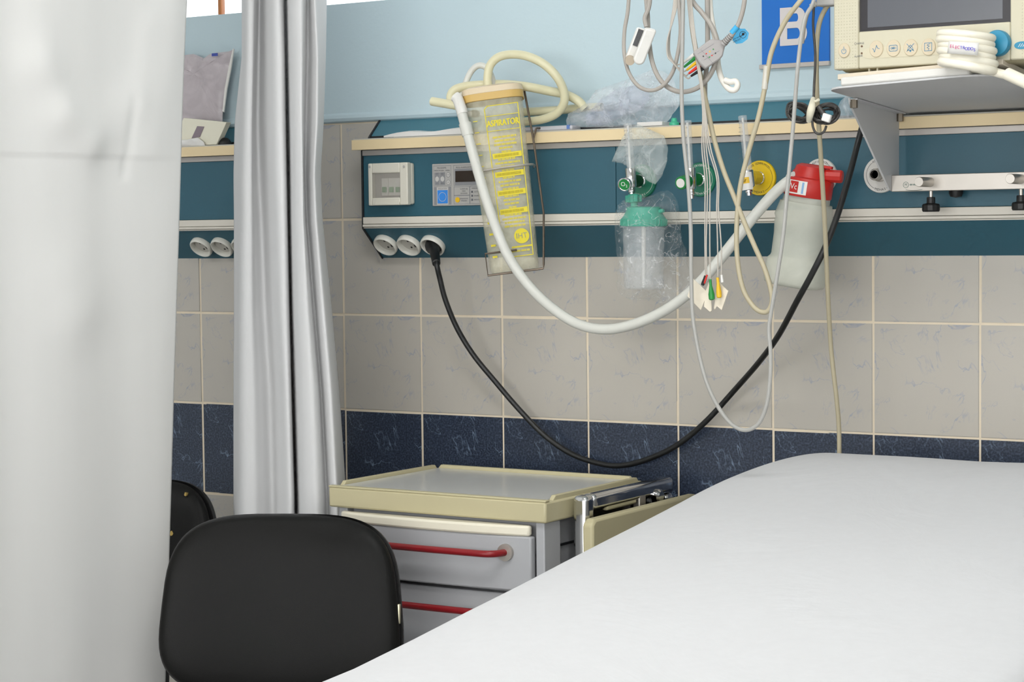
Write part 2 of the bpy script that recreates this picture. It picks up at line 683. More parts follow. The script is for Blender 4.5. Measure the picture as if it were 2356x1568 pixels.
# ================================================================== HEADWALL CONSOLES
CF = -.067                         # front face of the consoles
C_B, C_F0, C_F1, C_S0, C_S1, C_T = 1.322, 1.386, 1.548, 1.548, 1.572, 1.614
N_LOW = Vector((0, -(C_F0 - C_B), CF)).normalized()   # lower slanted face, turned down into the room
if N_LOW.y > 0:
    N_LOW = -N_LOW
m_sock = mat('socket_white', (226, 224, 214), .3, var=.02)
m_sock2 = mat('socket_inside', (196, 192, 182), .4, var=.03)
m_slot = mat('socket_slot_dark', (40, 38, 36), .6)
m_lid = clear('smoked_clear_cover', (200, 194, 184), .28, .1)
m_green = mat('breaker_green', (74, 150, 96), .5)


def make_console(x0, x1, label, seams, base_label):
    t = thing('headwall_console', label, 'console', ((x0 + x1) / 2, -.03, C_B))
    mb = MB()
    prof = [(.0, C_B + .004), (CF + .006, C_F0 + .003), (CF + .006, C_S0), (CF + .03, C_S0), (CF + .03, C_S1 + .006), (0, C_T - .004)]
    F = frame((x0, 0, 0), (0, 1, 0), (0, 0, 1), (1, 0, 0))
    mb.prism(prof, .004, x1 - x0 - .004, F)
    mb.build('core', m_dark, t, smooth=0)
    # end plates
    for xx in (x0, x1 - .004):
        mb = MB()
        pe = [(-.0005, C_B - .002), (CF - .002, C_F0 - .002), (CF - .002, C_S0 - .002), (CF + .02, C_S1 - .002), (CF + .026, C_S1 + .006), (-.0005, C_T + .003)]
        mb.prism(pe, 0, .004, frame((xx, 0, 0), (0, 1, 0), (0, 0, 1), (1, 0, 0)))
        mb.build('end_plate', m_dark, t, smooth=0)
    # upright teal panels, split at the seams
    xs = [x0 + .004] + seams + [x1 - .004]
    for a, b in zip(xs[:-1], xs[1:]):
        mb = MB()
        mb.box((a + .0006, CF, C_F0 + .0225), (b - .0006, CF + .007, C_S0 - .012))
        mb.build('front_panel', m_teal, t, bevel=.0008)
    # slanted lower panel and upper sloped panel
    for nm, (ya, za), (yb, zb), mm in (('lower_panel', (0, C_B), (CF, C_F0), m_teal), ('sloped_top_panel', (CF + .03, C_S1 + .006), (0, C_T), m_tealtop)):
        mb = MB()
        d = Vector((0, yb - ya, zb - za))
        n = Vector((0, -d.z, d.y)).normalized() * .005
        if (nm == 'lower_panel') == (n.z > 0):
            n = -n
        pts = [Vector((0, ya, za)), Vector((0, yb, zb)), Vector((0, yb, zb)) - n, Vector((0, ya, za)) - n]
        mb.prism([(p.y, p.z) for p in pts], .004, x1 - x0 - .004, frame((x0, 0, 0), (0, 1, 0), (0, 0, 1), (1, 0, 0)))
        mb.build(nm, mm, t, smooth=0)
    # trim rails between upright and slanted panels
    for z0_, z1_, yy in ((C_F0 + .0075, C_F0 + .022, CF - .004), (C_F0 + .0015, C_F0 + .0068, CF - .0055), (C_F0 - .0015, C_F0 + .001, CF - .003)):
        mb = MB()
        mb.box((x0 + .004, yy, z0_), (x1 - .004, CF + .004, z1_))
        mb.build('trim_rail', m_trim, t, bevel=.0012)
    # aluminium strip under the shelf
    mb = MB()
    mb.box((x0 + .004, CF - .003, C_S0 - .012), (x1 - .004, CF + .01, C_S0 - .0005))
    mb.build('aluminium_strip', m_alu, t, bevel=.001)
    # shelf
    sh = MB()
    sh.box((x0 - .008, -.0855, C_S0), (x1 + .008, CF + .034, C_S1 - .001))
    sh = sh.build('shelf', m_shelf2, t, bevel=.001)
    mb = MB()
    mb.box((x0 - .010, -.088, C_S0 - .0005), (x1 + .010, -.0855, C_S1 - .0035))
    mb.build('shelf_edging', m_shelf, sh, bevel=.0008)
    return t


def make_socket(t, c):
    F = axis_frame(c, N_LOW)
    mb = MB()
    mb.lathe([(.0262, 0), (.0270, .006), (.0264, .0105), (.0245, .0125), (.0222, .0115), (.0205, .006), (.0198, .001), (0, .001)], F, 40)
    s = mb.build('socket', m_sock, t, smooth=50)
    mb = MB()
    mb.lathe([(.0198, .0012), (.0185, .0022), (0, .0022)], F, 36)
    mb.build('socket_well', m_sock2, s)
    mb = MB()
    X = frame(c, (1, 0, 0), N_LOW.cross(Vector((1, 0, 0))), N_LOW)
    for a in (-1, 1):
        mb.lathe([(.0024, .0024), (.0024, .0028)], X @ Matrix.Translation((0, a * .0095, 0)), 14)
        if a > 0:
            mb.box((.0150, -.0030, .002), (.0196, .0030, .0085), X)
    mb.build('socket_contact', m_slot, s)
    return s


con = make_console(.104, 2.35, 'long teal headwall console with beige shelf right of the gathered curtain', [.7155], '')
con2 = make_console(-2.1, -.2, 'teal headwall console glimpsed between the two white curtains', [], '')
low_pt = (0, 0, C_B)
SOCK = [PP(q[0], q[1], low_pt, N_LOW) for q in ((890, 559), (943.5, 559.5), (998, 560))]
for c in SOCK:
    make_socket(con, c)
for q in ((466, 564), (513.5, 564), (561, 564)):
    make_socket(con2, PP(q[0], q[1], low_pt, N_LOW))
for xx in (1.86, 1.91):
    make_socket(con, Vector((xx, SOCK[0].y, SOCK[0].z)))

# breaker box on the console
bx = MB()
_a, _b = P(846, 376, -.094), P(938, 471, -.094)
bx.box((_a.x + .001, CF - .012, _b.z + .001), (_b.x - .0005, CF + .001, _a.z - .001))
bxo = bx.build('breaker_box', m_offwhite, con, bevel=.004, label='ivory breaker box with clear window')
A, B = P(846, 376, -.094), P(938, 471, -.094)
ax0, ax1, az0, az1 = A.x, B.x, B.z, A.z
mb = MB()
# hinged front frame with an opening
wx0, wx1, wz0, wz1 = P(855, 399, -.094).x, P(919, 399, -.094).x, P(856, 455, -.094).z, P(856, 399, -.094).z
for lo, hi in (((ax0, -.094, az0), (wx0, CF - .013, az1)), ((wx1, -.094, az0), (ax1, CF - .013, az1)), ((wx0, -.094, az0), (wx1, CF - .013, wz0)), ((wx0, -.094, wz1), (wx1, CF - .013, az1))):
    mb.box(lo, hi)
mb.build('cover_frame', m_offwhite, bxo, bevel=.0022)
mb = MB()
mb.box((wx0, -.0925, wz0), (wx1, -.0915, wz1))
mb.build('cover_window', m_lid, bxo, smooth=0)
mb = MB()
mb.box((wx0 - .004, CF - .0125, wz0 - .002), (wx1 + .006, CF - .0115, wz1 + .002))
mb.build('inner_plate', m_grey, bxo, smooth=0)
mb = MB()
mb.box((ax0 + .018, -.0965, az0 + .0005), (ax1 - .020, -.092, az0 + .0068))
mb.build('latch', m_offwhite, bxo, bevel=.001)
for px_, py_ in ((850.5, 384), (929, 383)):
    c = P(px_, py_, -.0945)
    mb = MB()
    mb.lathe([(.0026, 0), (.0026, .0006)], WALLF(c), 14)
    mb.build('screw_hole', m_grey, bxo)
for px_ in (885, 901, 916):
    c = P(px_, 436, CF - .02)
    mb = MB()
    mb.box((c.x - .0088, CF - .019, wz0 + .004), (c.x + .0078, CF - .012, wz1 - .010))
    mb.build('breaker', m_white, bxo, bevel=.001)
    mb = MB()
    mb.box((c.x - .0045, CF - .0235, c.z - .0055), (c.x + .0045, CF - .018, c.z + .0055))
    mb.build('breaker_switch', m_green, bxo, bevel=.001)

# nurse call panel
q0, q1, q2 = P(995, 377, CF - .002), P(1160, 371, CF - .002), P(997, 474, CF - .002)
cx0, cx1, cz1, cz0 = q0.x, q0.x + .168, q0.z, q2.z
mb = MB()
mb.box((cx0, CF - .004, cz0), (cx1, CF + .001, cz1))
cp = mb.build('call_panel', m_grey, con, bevel=.0012, label='grey nurse call panel with blue button and dark display')
FW = WALLF((cx0, CF - .0042, cz1))
m_pd = mat('panel_dark_grey', (140, 141, 144), .55)
m_pl = mat('panel_light_grey', (196, 194, 190), .55)
m_disp = mat('dark_display', (52, 42, 34), .25)
m_bbtn = mat('blue_button', (56, 138, 224), .45)
m_ybtn = mat('yellow_button', (236, 190, 30), .45)
PXM = .1255 / 112.0                # metres per photo pixel across the panel


def pr(x0, y0, x1, y1):            # rectangle in photo pixels from the panel's top left corner
    return x0 * PXM, -y1 * .00089, x1 * PXM, -y0 * .00089


def flat(mb, r, z, M):
    x0, y0, x1, y1 = r
    mb.add([(x0, y0, z), (x1, y0, z), (x1, y1, z), (x0, y1, z)], [(0, 1, 2, 3)], M)


mb = MB()
for r in ((4, 5, 42, 51), (48, 5, 150, 51), (48, 54, 82, 73), (48, 74, 82, 93), (83, 54, 150, 93)):
    x0, y0, x1, y1 = pr(*r)
    mb.line([(x0, y0), (x1, y0), (x1, y1), (x0, y1), (x0, y0)], .0009, FW, .0002)
for r in ((6, 20, 17, 49), (18, 20, 29, 49)):
    flat(mb, pr(*r), .0002, FW)
flat(mb, pr(4, 53, 10, 94), .0002, FW)
flat(mb, pr(36, 53, 42, 94), .0002, FW)
flat(mb, pr(50, 13, 150, 50), .0002, FW)
mb.build('panel_print', m_pd, cp, smooth=0)
mb = MB()
flat(mb, pr(10.5, 55, 35.5, 93), .0003, FW)
for x_, y_ in ((11.5, 35), (23.5, 35)):
    mb.lathe([(.0046, .0003), (.0046, .0008), (0, .0008)], FW @ Matrix.Translation((x_ * PXM, -y_ * .00089, 0)), 20, 1, 1.15)
for x_, y_ in ((36, 26), (36, 43)):
    mb.ring(FW @ Matrix.Translation((x_ * PXM, -y_ * .00089, 0)), 0.0001, .0044, .0004)
mb.build('panel_key', m_pl, cp)
mb = MB()
for x_, y_ in ((36, 26), (36, 43)):
    mb.ring(FW @ Matrix.Translation((x_ * PXM, -y_ * .00089, 0)), .0044, .005, .0004)
for x_, y_, t_, sz in ((22, 10, 'PROGRAMA', .0042), (16, 16, 'MEDICACION', .0038), (35, 16, 'HORA', .0038), (72, 10, 'RELOJ - ALARMA DE PARO', .0036), (23, 57.5, 'ANULACION', .0038),
                       (70, 59, 'ALARMA DE', .0034), (70, 64, 'PARO', .0034), (70, 69, 'ACTIVADA', .0034), (70, 81, 'ANULACION', .0034), (70, 86, 'SONORA', .0034), (97, 58, 'INDICADORES', .0034),
                       (98, 66, 'ACTIVA', .0034), (99, 75, 'PAUSADA', .0034), (99, 84, 'MEDICAC.', .0034), (11.5, 24, 'M', .004), (23.5, 24, 'M+', .004), (11.5, 45, 'ACT', .0034), (23.5, 45, 'PROG', .0034), (36, 26, 'AUTO', .0026), (36, 43, 'SEL', .003)):
    mb.text(t_, FW @ Matrix.Translation((x_ * PXM, -y_ * .00089, 0)), sz, z=.0006)
for y_ in (66, 75, 84):
    flat(mb, pr(86, y_ - 2.2, 89.5, y_ + 2.2), .0006, FW)
mb.build('panel_lettering', print_grey, cp, smooth=0, kind='stuff')
mb = MB()
x0, y0, x1, y1 = pr(52, 18, 104, 43)
mb.box((x0, y0, 0), (x1, y1, .001), FW)
mb.build('display', m_disp, cp, smooth=0)
mb = MB()
x0, y0, x1, y1 = pr(12, 60.5, 34.5, 91)
mb.box((x0, y0, 0), (x1, y1, .0012), FW)
mb.build('blue_button', m_bbtn, cp, bevel=.0012)
mb = MB()
mb.ring(FW @ Matrix.Translation((23.3 * PXM, -76 * .00089, 0)), .0086, .0094, .0014)
mb.build('button_ring', m_pl, cp)
mb = MB()
mb.lathe([(.0054, 0), (.0054, .0014), (0, .0016)], FW @ Matrix.Translation((56 * PXM, -83.5 * .00089, 0)), 22)
mb.build('yellow_button', m_ybtn, cp)

# gas outlets along the console
m_dg = mat('green_outlet_disc', (34, 122, 94), .4, var=.03)
m_dy = mat('yellow_outlet_disc', (232, 196, 20), .4, var=.03)
m_dw = mat('white_outlet_disc', (222, 220, 214), .4, var=.02)
OUT = [(.773, m_dg, print_white, 'OXIGENO', 'green oxygen outlet disc behind the bagged flowmeter'), (.900, m_dg, print_white, 'OXIGENO', 'green oxygen outlet disc'),
       (1.0235, m_dy, print_black, 'AIRE COMPRIMIDO', 'yellow compressed air outlet disc'), (1.145, m_dw, print_black, 'ASPIRACION', 'white suction outlet disc'), (1.262, m_dw, print_black, 'ASPIRACION', 'white suction outlet disc with bare fitting')]
OZ = 1.468
for k, (ox, dm, pm, tx, lb) in enumerate(OUT):
    F = WALLF((ox, CF, OZ))
    mb = MB()
    mb.lathe([(.0325, 0), (.0325, .0035), (.0315, .005), (0, .005)], F, 48)
    d = mb.build('gas_outlet', dm, con, label=lb)
    mb = MB()
    n = len(tx)
    half = .118 * (n - 1) / 2
    mb.arctext(tx, F, .0268, .0056, math.pi / 2 + half, math.pi / 2 - half, z=.0053)
    mb.arctext('MEHAS', F, .0268, .006, -math.pi / 2 - .33, -math.pi / 2 + .33, z=.0053, out=False)
    mb.ring(F, .0262, .0268, .0053, math.pi / 2 + half + .12, 3 * math.pi / 2 - .45)
    mb.ring(F, .0262, .0268, .0053, -math.pi / 2 + .45, math.pi / 2 - half - .12)
    mb.build('outlet_lettering', pm, d, smooth=0)
    mb = MB()
    mb.lathe([(.0125, .004), (.0125, .010), (.0095, .012), (.0095, .022), (.0075, .022), (.0068, .012), (0, .012)], F, 28)
    mb.build('outlet_fitting', m_chrome if k < 4 else m_steel, d)
    if k == 4:
        mb = MB()
        mb.lathe([(.0095, .018), (.0102, .022), (.0102, .032), (.0085, .034), (.0078, .034), (.0074, .024), (0, .024)], F, 28)
        mb.build('outlet_mouth', m_steel, d)
        mb = MB()
        mb.lathe([(.0073, .0245), (0, .0245)], F, 24)
        mb.build('outlet_bore', m_dark, d)

# ================================================================== CURTAINS
m_cur = cloth('white_curtain_cloth', (244, 243, 240), .12, (14, 14, 1.2), .12)
m_cur2 = cloth('white_gathered_curtain_cloth', (240, 240, 240), .2, (18, 18, 2.0), .12)
RX = .10


def curtain_near():
    segs = []
    for (xa, ya), (xb, yb), amp, wd_ in (((88, 20), (100, 150), .012, .022), ((100, 150), (150, 262), .014, .020), ((150, 262), (213, 326), .014, .016), ((213, 326), (300, 250), .008, .022), ((306, 235), (296, 400), -.0055, .009), ((170, 640), (195, 720), .008, .03), ((195, 720), (230, 690), .006, .03), ((385, 0), (345, 330), .008, .02), ((330, 60), (318, 240), .005, .012)):
        a_, b_ = PXX(xa, ya, RX), PXX(xb, yb, RX)
        segs.append((a_.y, a_.z, b_.y, b_.z, amp * (.5 if wd_ < .011 else .62), wd_ * (1.25 if wd_ < .011 else 2.1)))
    rows = []
    ys = np.concatenate([np.linspace(-.625, -1.2, 130), np.linspace(-1.21, -1.75, 30)])
    zs = np.concatenate([np.linspace(.28, 1.0, 40), np.linspace(1.005, 1.95, 180), np.linspace(1.97, 2.44, 20)])
    for z in zs:
        row = []
        tt = (z - .28) / 2.16
        shift = -.085 * (1 - min(1, max(0, (z - .5) / 1.33))) + .0
        for y in ys:
            s = (-.625 - y)
            x = RX + .020 * math.sin(s * 9.5 + .6 + .5 * tt) * (.45 + .55 * tt) + .010 * math.sin(s * 21 + 1.7) * (.3 + .7 * tt)
            x += .002 * mnoise.noise(Vector((s * 12, z * 2.0, 3)))
            for y0_, z0_, y1_, z1_, amp, wd_ in segs:
                dy_, dz_ = y1_ - y0_, z1_ - z0_
                u_ = min(1, max(0, ((y - y0_) * dy_ + (z - z0_) * dz_) / (dy_ * dy_ + dz_ * dz_)))
                q2 = ((y - y0_ - u_ * dy_) ** 2 + (z - z0_ - u_ * dz_) ** 2) / (wd_ * wd_)
                if q2 < 9:
                    x += amp * math.exp(-q2)
            if z > 1.512:
                x += .0022 * min(1, s / .12)
            row.append((x, y + shift * (1 - min(1, s / .5) * .4), z))
        rows.append(row)
    return rows


mb = MB()
mb.grid(curtain_near())
o = tag(mb.build('curtain', m_cur, smooth=70), 'broad white curtain hanging nearest the camera at the left edge', 'curtain', 'white bed curtains')
sd = o.modifiers.new('thick', 'SOLIDIFY')
sd.thickness = .0016

PYS = [-900, 0, 130, 280, 400, 500, 700, 900, 1150, 1500]
FOLDS = [  # photo x at those heights, distance from the wall
    ([553, 556, 556, 540, 537, 538, 538, 537, 537, 538], -.20),
    ([556, 560, 560, 549, 546, 546, 545, 543, 543, 545], -.27),
    ([562, 566, 565, 560, 556, 556, 553, 552, 553, 556], -.355),
    ([580, 582, 581, 578, 577, 577, 577, 580, 583, 586], -.36),
    ([590, 589, 586, 582, 583, 586, 590, 600, 606, 610], -.335),
    ([598, 598, 596, 594, 597, 602, 610, 622, 628, 630], -.305),
    ([612, 612, 613, 614, 618, 622, 630, 640, 645, 648], -.335),
    ([628, 630, 632, 634, 636, 640, 646, 655, 662, 664], -.365),
    ([644, 646, 650, 652, 655, 657, 661, 667, 674, 676], -.36),
    ([652, 653, 656, 658, 660, 662, 666, 671, 678, 680], -.325),
    ([655, 656, 659, 661, 663, 665, 669, 674, 681, 683], -.22),
    ([659, 660, 662, 665, 667, 668, 672, 678, 685, 687], -.33),
    ([668, 670, 674, 676, 678, 679, 684, 692, 698, 700], -.37),
    ([688, 690, 692, 693, 695, 696, 704, 715, 724, 726], -.38),
    ([700, 701, 700, 698, 698, 700, 714, 730, 742, 746], -.365),
    ([706, 708, 708, 704, 702, 706, 722, 739, 752, 756], -.33),
    ([714, 717, 722, 720, 714, 716, 732, 748, 762, 768], -.35),
    ([722, 726, 732, 731, 724, 728, 745, 762, 776, 782], -.355),
    ([736, 739, 741, 738, 732, 736, 756, 774, 789, 796], -.32),
    ([750, 752, 750, 745, 738, 742, 763, 781, 798, 806], -.27),
]
zs_ = []
rows = []
for py in np.linspace(-900, 2150, 122):
    nodes = []
    for pxs, yy in FOLDS:
        px_ = float(np.interp(py, PYS, pxs))
        q = P(px_, py, yy)
        nodes.append(q)
    rows.append(spline(nodes, 6))
# level the hem and the top
mb = MB()
mb.grid(rows)
lo_, hi_ = .24, 2.44
for v in mb.v:
    v.z = min(max(v.z, lo_), hi_)
o = tag(mb.build('curtain', m_cur2, smooth=80), 'narrow white curtain gathered in folds in front of the tiled wall', 'curtain', 'white bed curtains')
sd = o.modifiers.new('thick', 'SOLIDIFY')
sd.thickness = .0014
mb = MB()
mb.box((RX - .012, -4.6, 2.45), (RX + .012, -.02, 2.475))
rl = tag(mb.build('curtain_rail', m_alu, bevel=.003), 'straight aluminium curtain rail carrying both white curtains', 'rail')
for y in (-.5, -2.2, -4.2):
    mb = MB()
    mb.cyl((RX, y, 2.475), (RX, y, CEIL), .006, seg=12)
    mb.build('rail_hanger', m_alu, rl)

# ================================================================== BEDSIDE CABINET
CX0, CX1, CY0, CY1, CZ = .314, .796, -.468, -.112, .9
m_cab = mat('pale_grey_cabinet_lacquer', (176, 177, 180), .45, var=.02)
m_cabd = mat('grey_cabinet_side', (168, 169, 172), .5, var=.02)
m_ctop = mat('cream_cabinet_edge', (200, 191, 154), .4, var=.03)
m_ctopd = mat('cream_tray_board', (196, 187, 150), .45, var=.03)
m_lam = mat('grey_glossy_laminate', (214, 214, 210), .22, spec=.4, var=.02)
m_dlip = mat('ivory_drawer_lip', (240, 234, 214), .35, var=.02)
m_red = mat('red_enamel_handle', (140, 24, 31), .32, var=.08, vscale=60)
cab = thing('bedside_cabinet', 'pale grey bedside cabinet with cream top, red handles and chrome side rail', 'cabinet', ((CX0 + CX1) / 2, (CY0 + CY1) / 2, 0))
mb = MB()
mb.box((CX0, CY0, CZ - .041), (CX1, CY1, CZ - .003))
tp = mb.build('top', m_ctop, cab, bevel=.004)
mb = MB()
mb.box((CX0 + .014, CY0 + .014, CZ - .004), (CX1 - .014, CY1 - .012, CZ - .0018))
mb.build('top_laminate', m_lam, tp, smooth=0)
mb = MB()
for lo, hi in (((CX0, CY0, CZ - .004), (CX1, CY0 + .014, CZ)),):
    mb.box(lo, hi)
mb.build('front_rim', m_ctop, tp, bevel=.0015)
for nm, a, b, ln in (('side_rim', (CX0 + .004, CY0 + .03), (CX0 + .004, CY1 - .012), 0), ('side_rim', (CX1 - .012, CY0 + .03), (CX1 - .012, CY1 - .012), 0)):
    mb = MB()
    L = b[1] - a[1]
    mb.prism([(0, 0), (L, 0), (L - .008, .009), (.01, .009)], 0, .009, frame((a[0], a[1], CZ - .004), (0, 1, 0), (0, 0, 1), (1, 0, 0)))
    mb.build(nm, m_ctop, tp, bevel=.001)
mb = MB()
L = CX1 - CX0 - .03
mb.prism([(0, 0), (L, 0), (L - .008, .009), (.008, .009)], 0, .009, frame((CX0 + .012, CY1 - .002, CZ - .004), (1, 0, 0), (0, 0, 1), (0, -1, 0)))
mb.build('back_rim', m_ctop, tp, bevel=.001)
# carcass
bx0, bx1, by0, by1 = CX0 + .018, CX1 - .008, CY0 + .008, CY1 - .006
mb = MB()
mb.box((bx0 + .004, by0 + .02, .11), (bx1 - .012, by1, CZ - .041))
mb.build('carcass', m_cabd, cab, bevel=.002)
for xa, xb in ((bx0, bx0 + .02), (bx1 - .018, bx1)):
    mb = MB()
    mb.box((xa, by0, .1), (xb, by0 + .055, CZ - .041))
    mb.build('corner_post', m_cab, cab, bevel=.002)
    mb = MB()
    mb.box((xa, by1 - .05, .1), (xb, by1, CZ - .041))
    mb.build('corner_post', m_cab, cab, bevel=.002)
for zz in (.808, .72):
    mb = MB()
    mb.box((bx1 - .014, by0 + .055, zz), (bx1 - .009, by1 - .05, zz + .004))
    mb.build('side_groove', m_dark, cab, smooth=0)
# drawers
DRW = [(.7355, .8335, 'drawer'), (.60, .7275, 'drawer'), (.13, .592, 'door')]
dx0, dx1 = bx0 + .004, bx1 - .021
for z0_, z1_, nm in DRW:
    mb = MB()
    sec = [(0, 0)]
    n = 14
    W_ = dx1 - dx0
    top = [(0, .0)] + [(W_ * k / n, .016 + .012 * math.sin(math.pi * k / n)) for k in range(n + 1)] + [(W_, 0)]
    mb.prism(top, 0, z1_ - z0_, frame((dx0, by0 + .004, z0_), (1, 0, 0), (0, -1, 0), (0, 0, 1)) if False else Matrix(((1, 0, 0, dx0), (0, -1, 0, by0 + .004), (0, 0, 1, z0_), (0, 0, 0, 1))))
    if z1_ < .8:
        for vtx in mb.v:
            vtx.y += .012
    d = mb.build(nm, m_cab, cab, bevel=.003, smooth=30)
    if nm == 'drawer' and z1_ > .8:
        mb = MB()
        tl = [(.006, .0)] + [(.006 + (W_ - .012) * k / n, .012 + .020 * math.sin(math.pi * k / n) ** .6) for k in range(n + 1)] + [(W_ - .006, 0)]
        mb.prism(tl, 0, .019, Matrix(((1, 0, 0, dx0), (0, -1, 0, by0 + .004), (0, 0, 1, z1_ + .0003), (0, 0, 0, 1))))
        mb.build('drawer_lip', m_dlip, d, bevel=.004)
    if nm == 'drawer':
        hz = P(1168, 1271, by0 - .02).z if z1_ > .8 else P(1045, 1402, by0 - .05).z
        hx1 = P(1163, 1271, by0 - .018).x
        hx0 = dx0 + (dx1 - hx1)
        yb = by0 - .018
        mb = MB()
        mb.tube([(hx0, yb, hz), (hx0 + .006, yb - .02, hz), (hx0 + .022, yb - .032, hz), (hx0 + .06, yb - .034, hz), ((hx0 + hx1) / 2, yb - .036, hz), (hx1 - .06, yb - .034, hz), (hx1 - .022, yb - .032, hz), (hx1 - .006, yb - .02, hz), (hx1, yb, hz)], .0062, 14)
        mb.build('handle', m_red, d)
        for hx in (hx0, hx1):
            mb = MB()
            mb.cyl((hx, yb + .006, hz), (hx, yb - .0035, hz), .0155, seg=28)
            mb.build('rosette', m_steel, d)
# feet / castors
for x in (bx0 + .03, bx1 - .03):
    for y in (by0 + .03, by1 - .03):
        mb = MB()
        mb.cyl((x, y, .1), (x, y, .06), .008)
        mb.lathe([(.012, -.011), (.03, -.011), (.032, 0), (.03, .011), (.012, .011)], frame((x, y, .032), (0, 1, 0), (0, 0, 1), (1, 0, 0)), 24)
        mb.build('castor', m_black, cab)
# folded side table on a chrome rail
RXc = .822


def rail_pt(px, py, X=RXc):
    return PXX(px, py, X)


f0, f1 = rail_pt(1332, 1140), rail_pt(1535, 1096)
ry0, ry1, rz1 = f0.y, min(f1.y, -.06), (f0.z + f1.z) / 2
mb = MB()
pts = []
mb.box((RXc - .015, ry0, .25), (RXc + .016, ry0 + .03, rz1))
mb.box((RXc - .015, ry0 + .03, rz1 - .03), (RXc + .016, ry1, rz1))
mb.box((RXc - .015, ry1 - .03, .25), (RXc + .016, ry1, rz1 - .03))
mb.box((RXc - .015, ry0 + .03, .25), (RXc + .016, ry1 - .03, .28))
mb.build('chrome_side_frame', m_chrome, cab, bevel=.009, seg=4)
mb = MB()
mb.box((RXc - .004, ry0 + .03, .28), (RXc - .001, ry1 - .03, rz1 - .03))
mb.build('frame_back_plate', mat('dark_chrome_plate', (70, 72, 72), .25, .9, var=.03), cab, smooth=0)
for px_, py_, r_ in ((1350, 1205, .012), (1503, 1140, .014), (1525, 1158, .012)):
    c = rail_pt(px_, py_, RXc + .006)
    mb = MB()
    mb.lathe([(r_ * .5, 0), (r_, .004), (r_, .014), (r_ * .7, .018)], axis_frame(c, (1, 0, 0)), 18)
    mb.build('hinge_knuckle', m_chrome, cab)
c = rail_pt(1430, 1155, RXc + .012)
mb = MB()
mb.box((RXc + .001, c.y - .055, c.z - .009), (RXc + .014, c.y + .055, c.z + .011))
mb.build('support_bar', m_ctopd, cab, bevel=.004)
c = rail_pt(1475, 1160, RXc + .012)
mb = MB()
mb.box((RXc + .001, c.y - .012, c.z - .06), (RXc + .016, c.y + .012, c.z + .02))
mb.build('bracket', m_steel, cab, bevel=.002)
t0, t1 = PXX(1350, 1196, .86), PXX(1560, 1143, .86)
mb = MB()
zt = t0.z
zt2 = t1.z
yy1 = -.035
zt2 = zt + (zt2 - zt) * (yy1 - t0.y) / (t1.y - t0.y)
mb.prism([(t0.y, .32), (yy1, .32), (yy1, zt2), (t0.y + .012, zt + .001), (t0.y, zt - .008)], 0, .022, frame((.85, 0, 0), (0, 1, 0), (0, 0, 1), (1, 0, 0)))
mb.build('folded_tray', m_ctopd, cab, bevel=.005)

# ================================================================== CHAIRS
m_vin = mat('black_vinyl_upholstery', (24, 24, 23), .46, spec=.16, var=.06, vscale=5, bump=.12, bscale=900)
m_shell = mat('black_chair_shell', (24, 24, 24), .5, var=.05)
m_foam = mat('torn_foam_yellow', (176, 150, 84), .9, var=.3, vscale=60)
m_tagm = mat('small_metal_tag', (206, 200, 170), .35, .5)


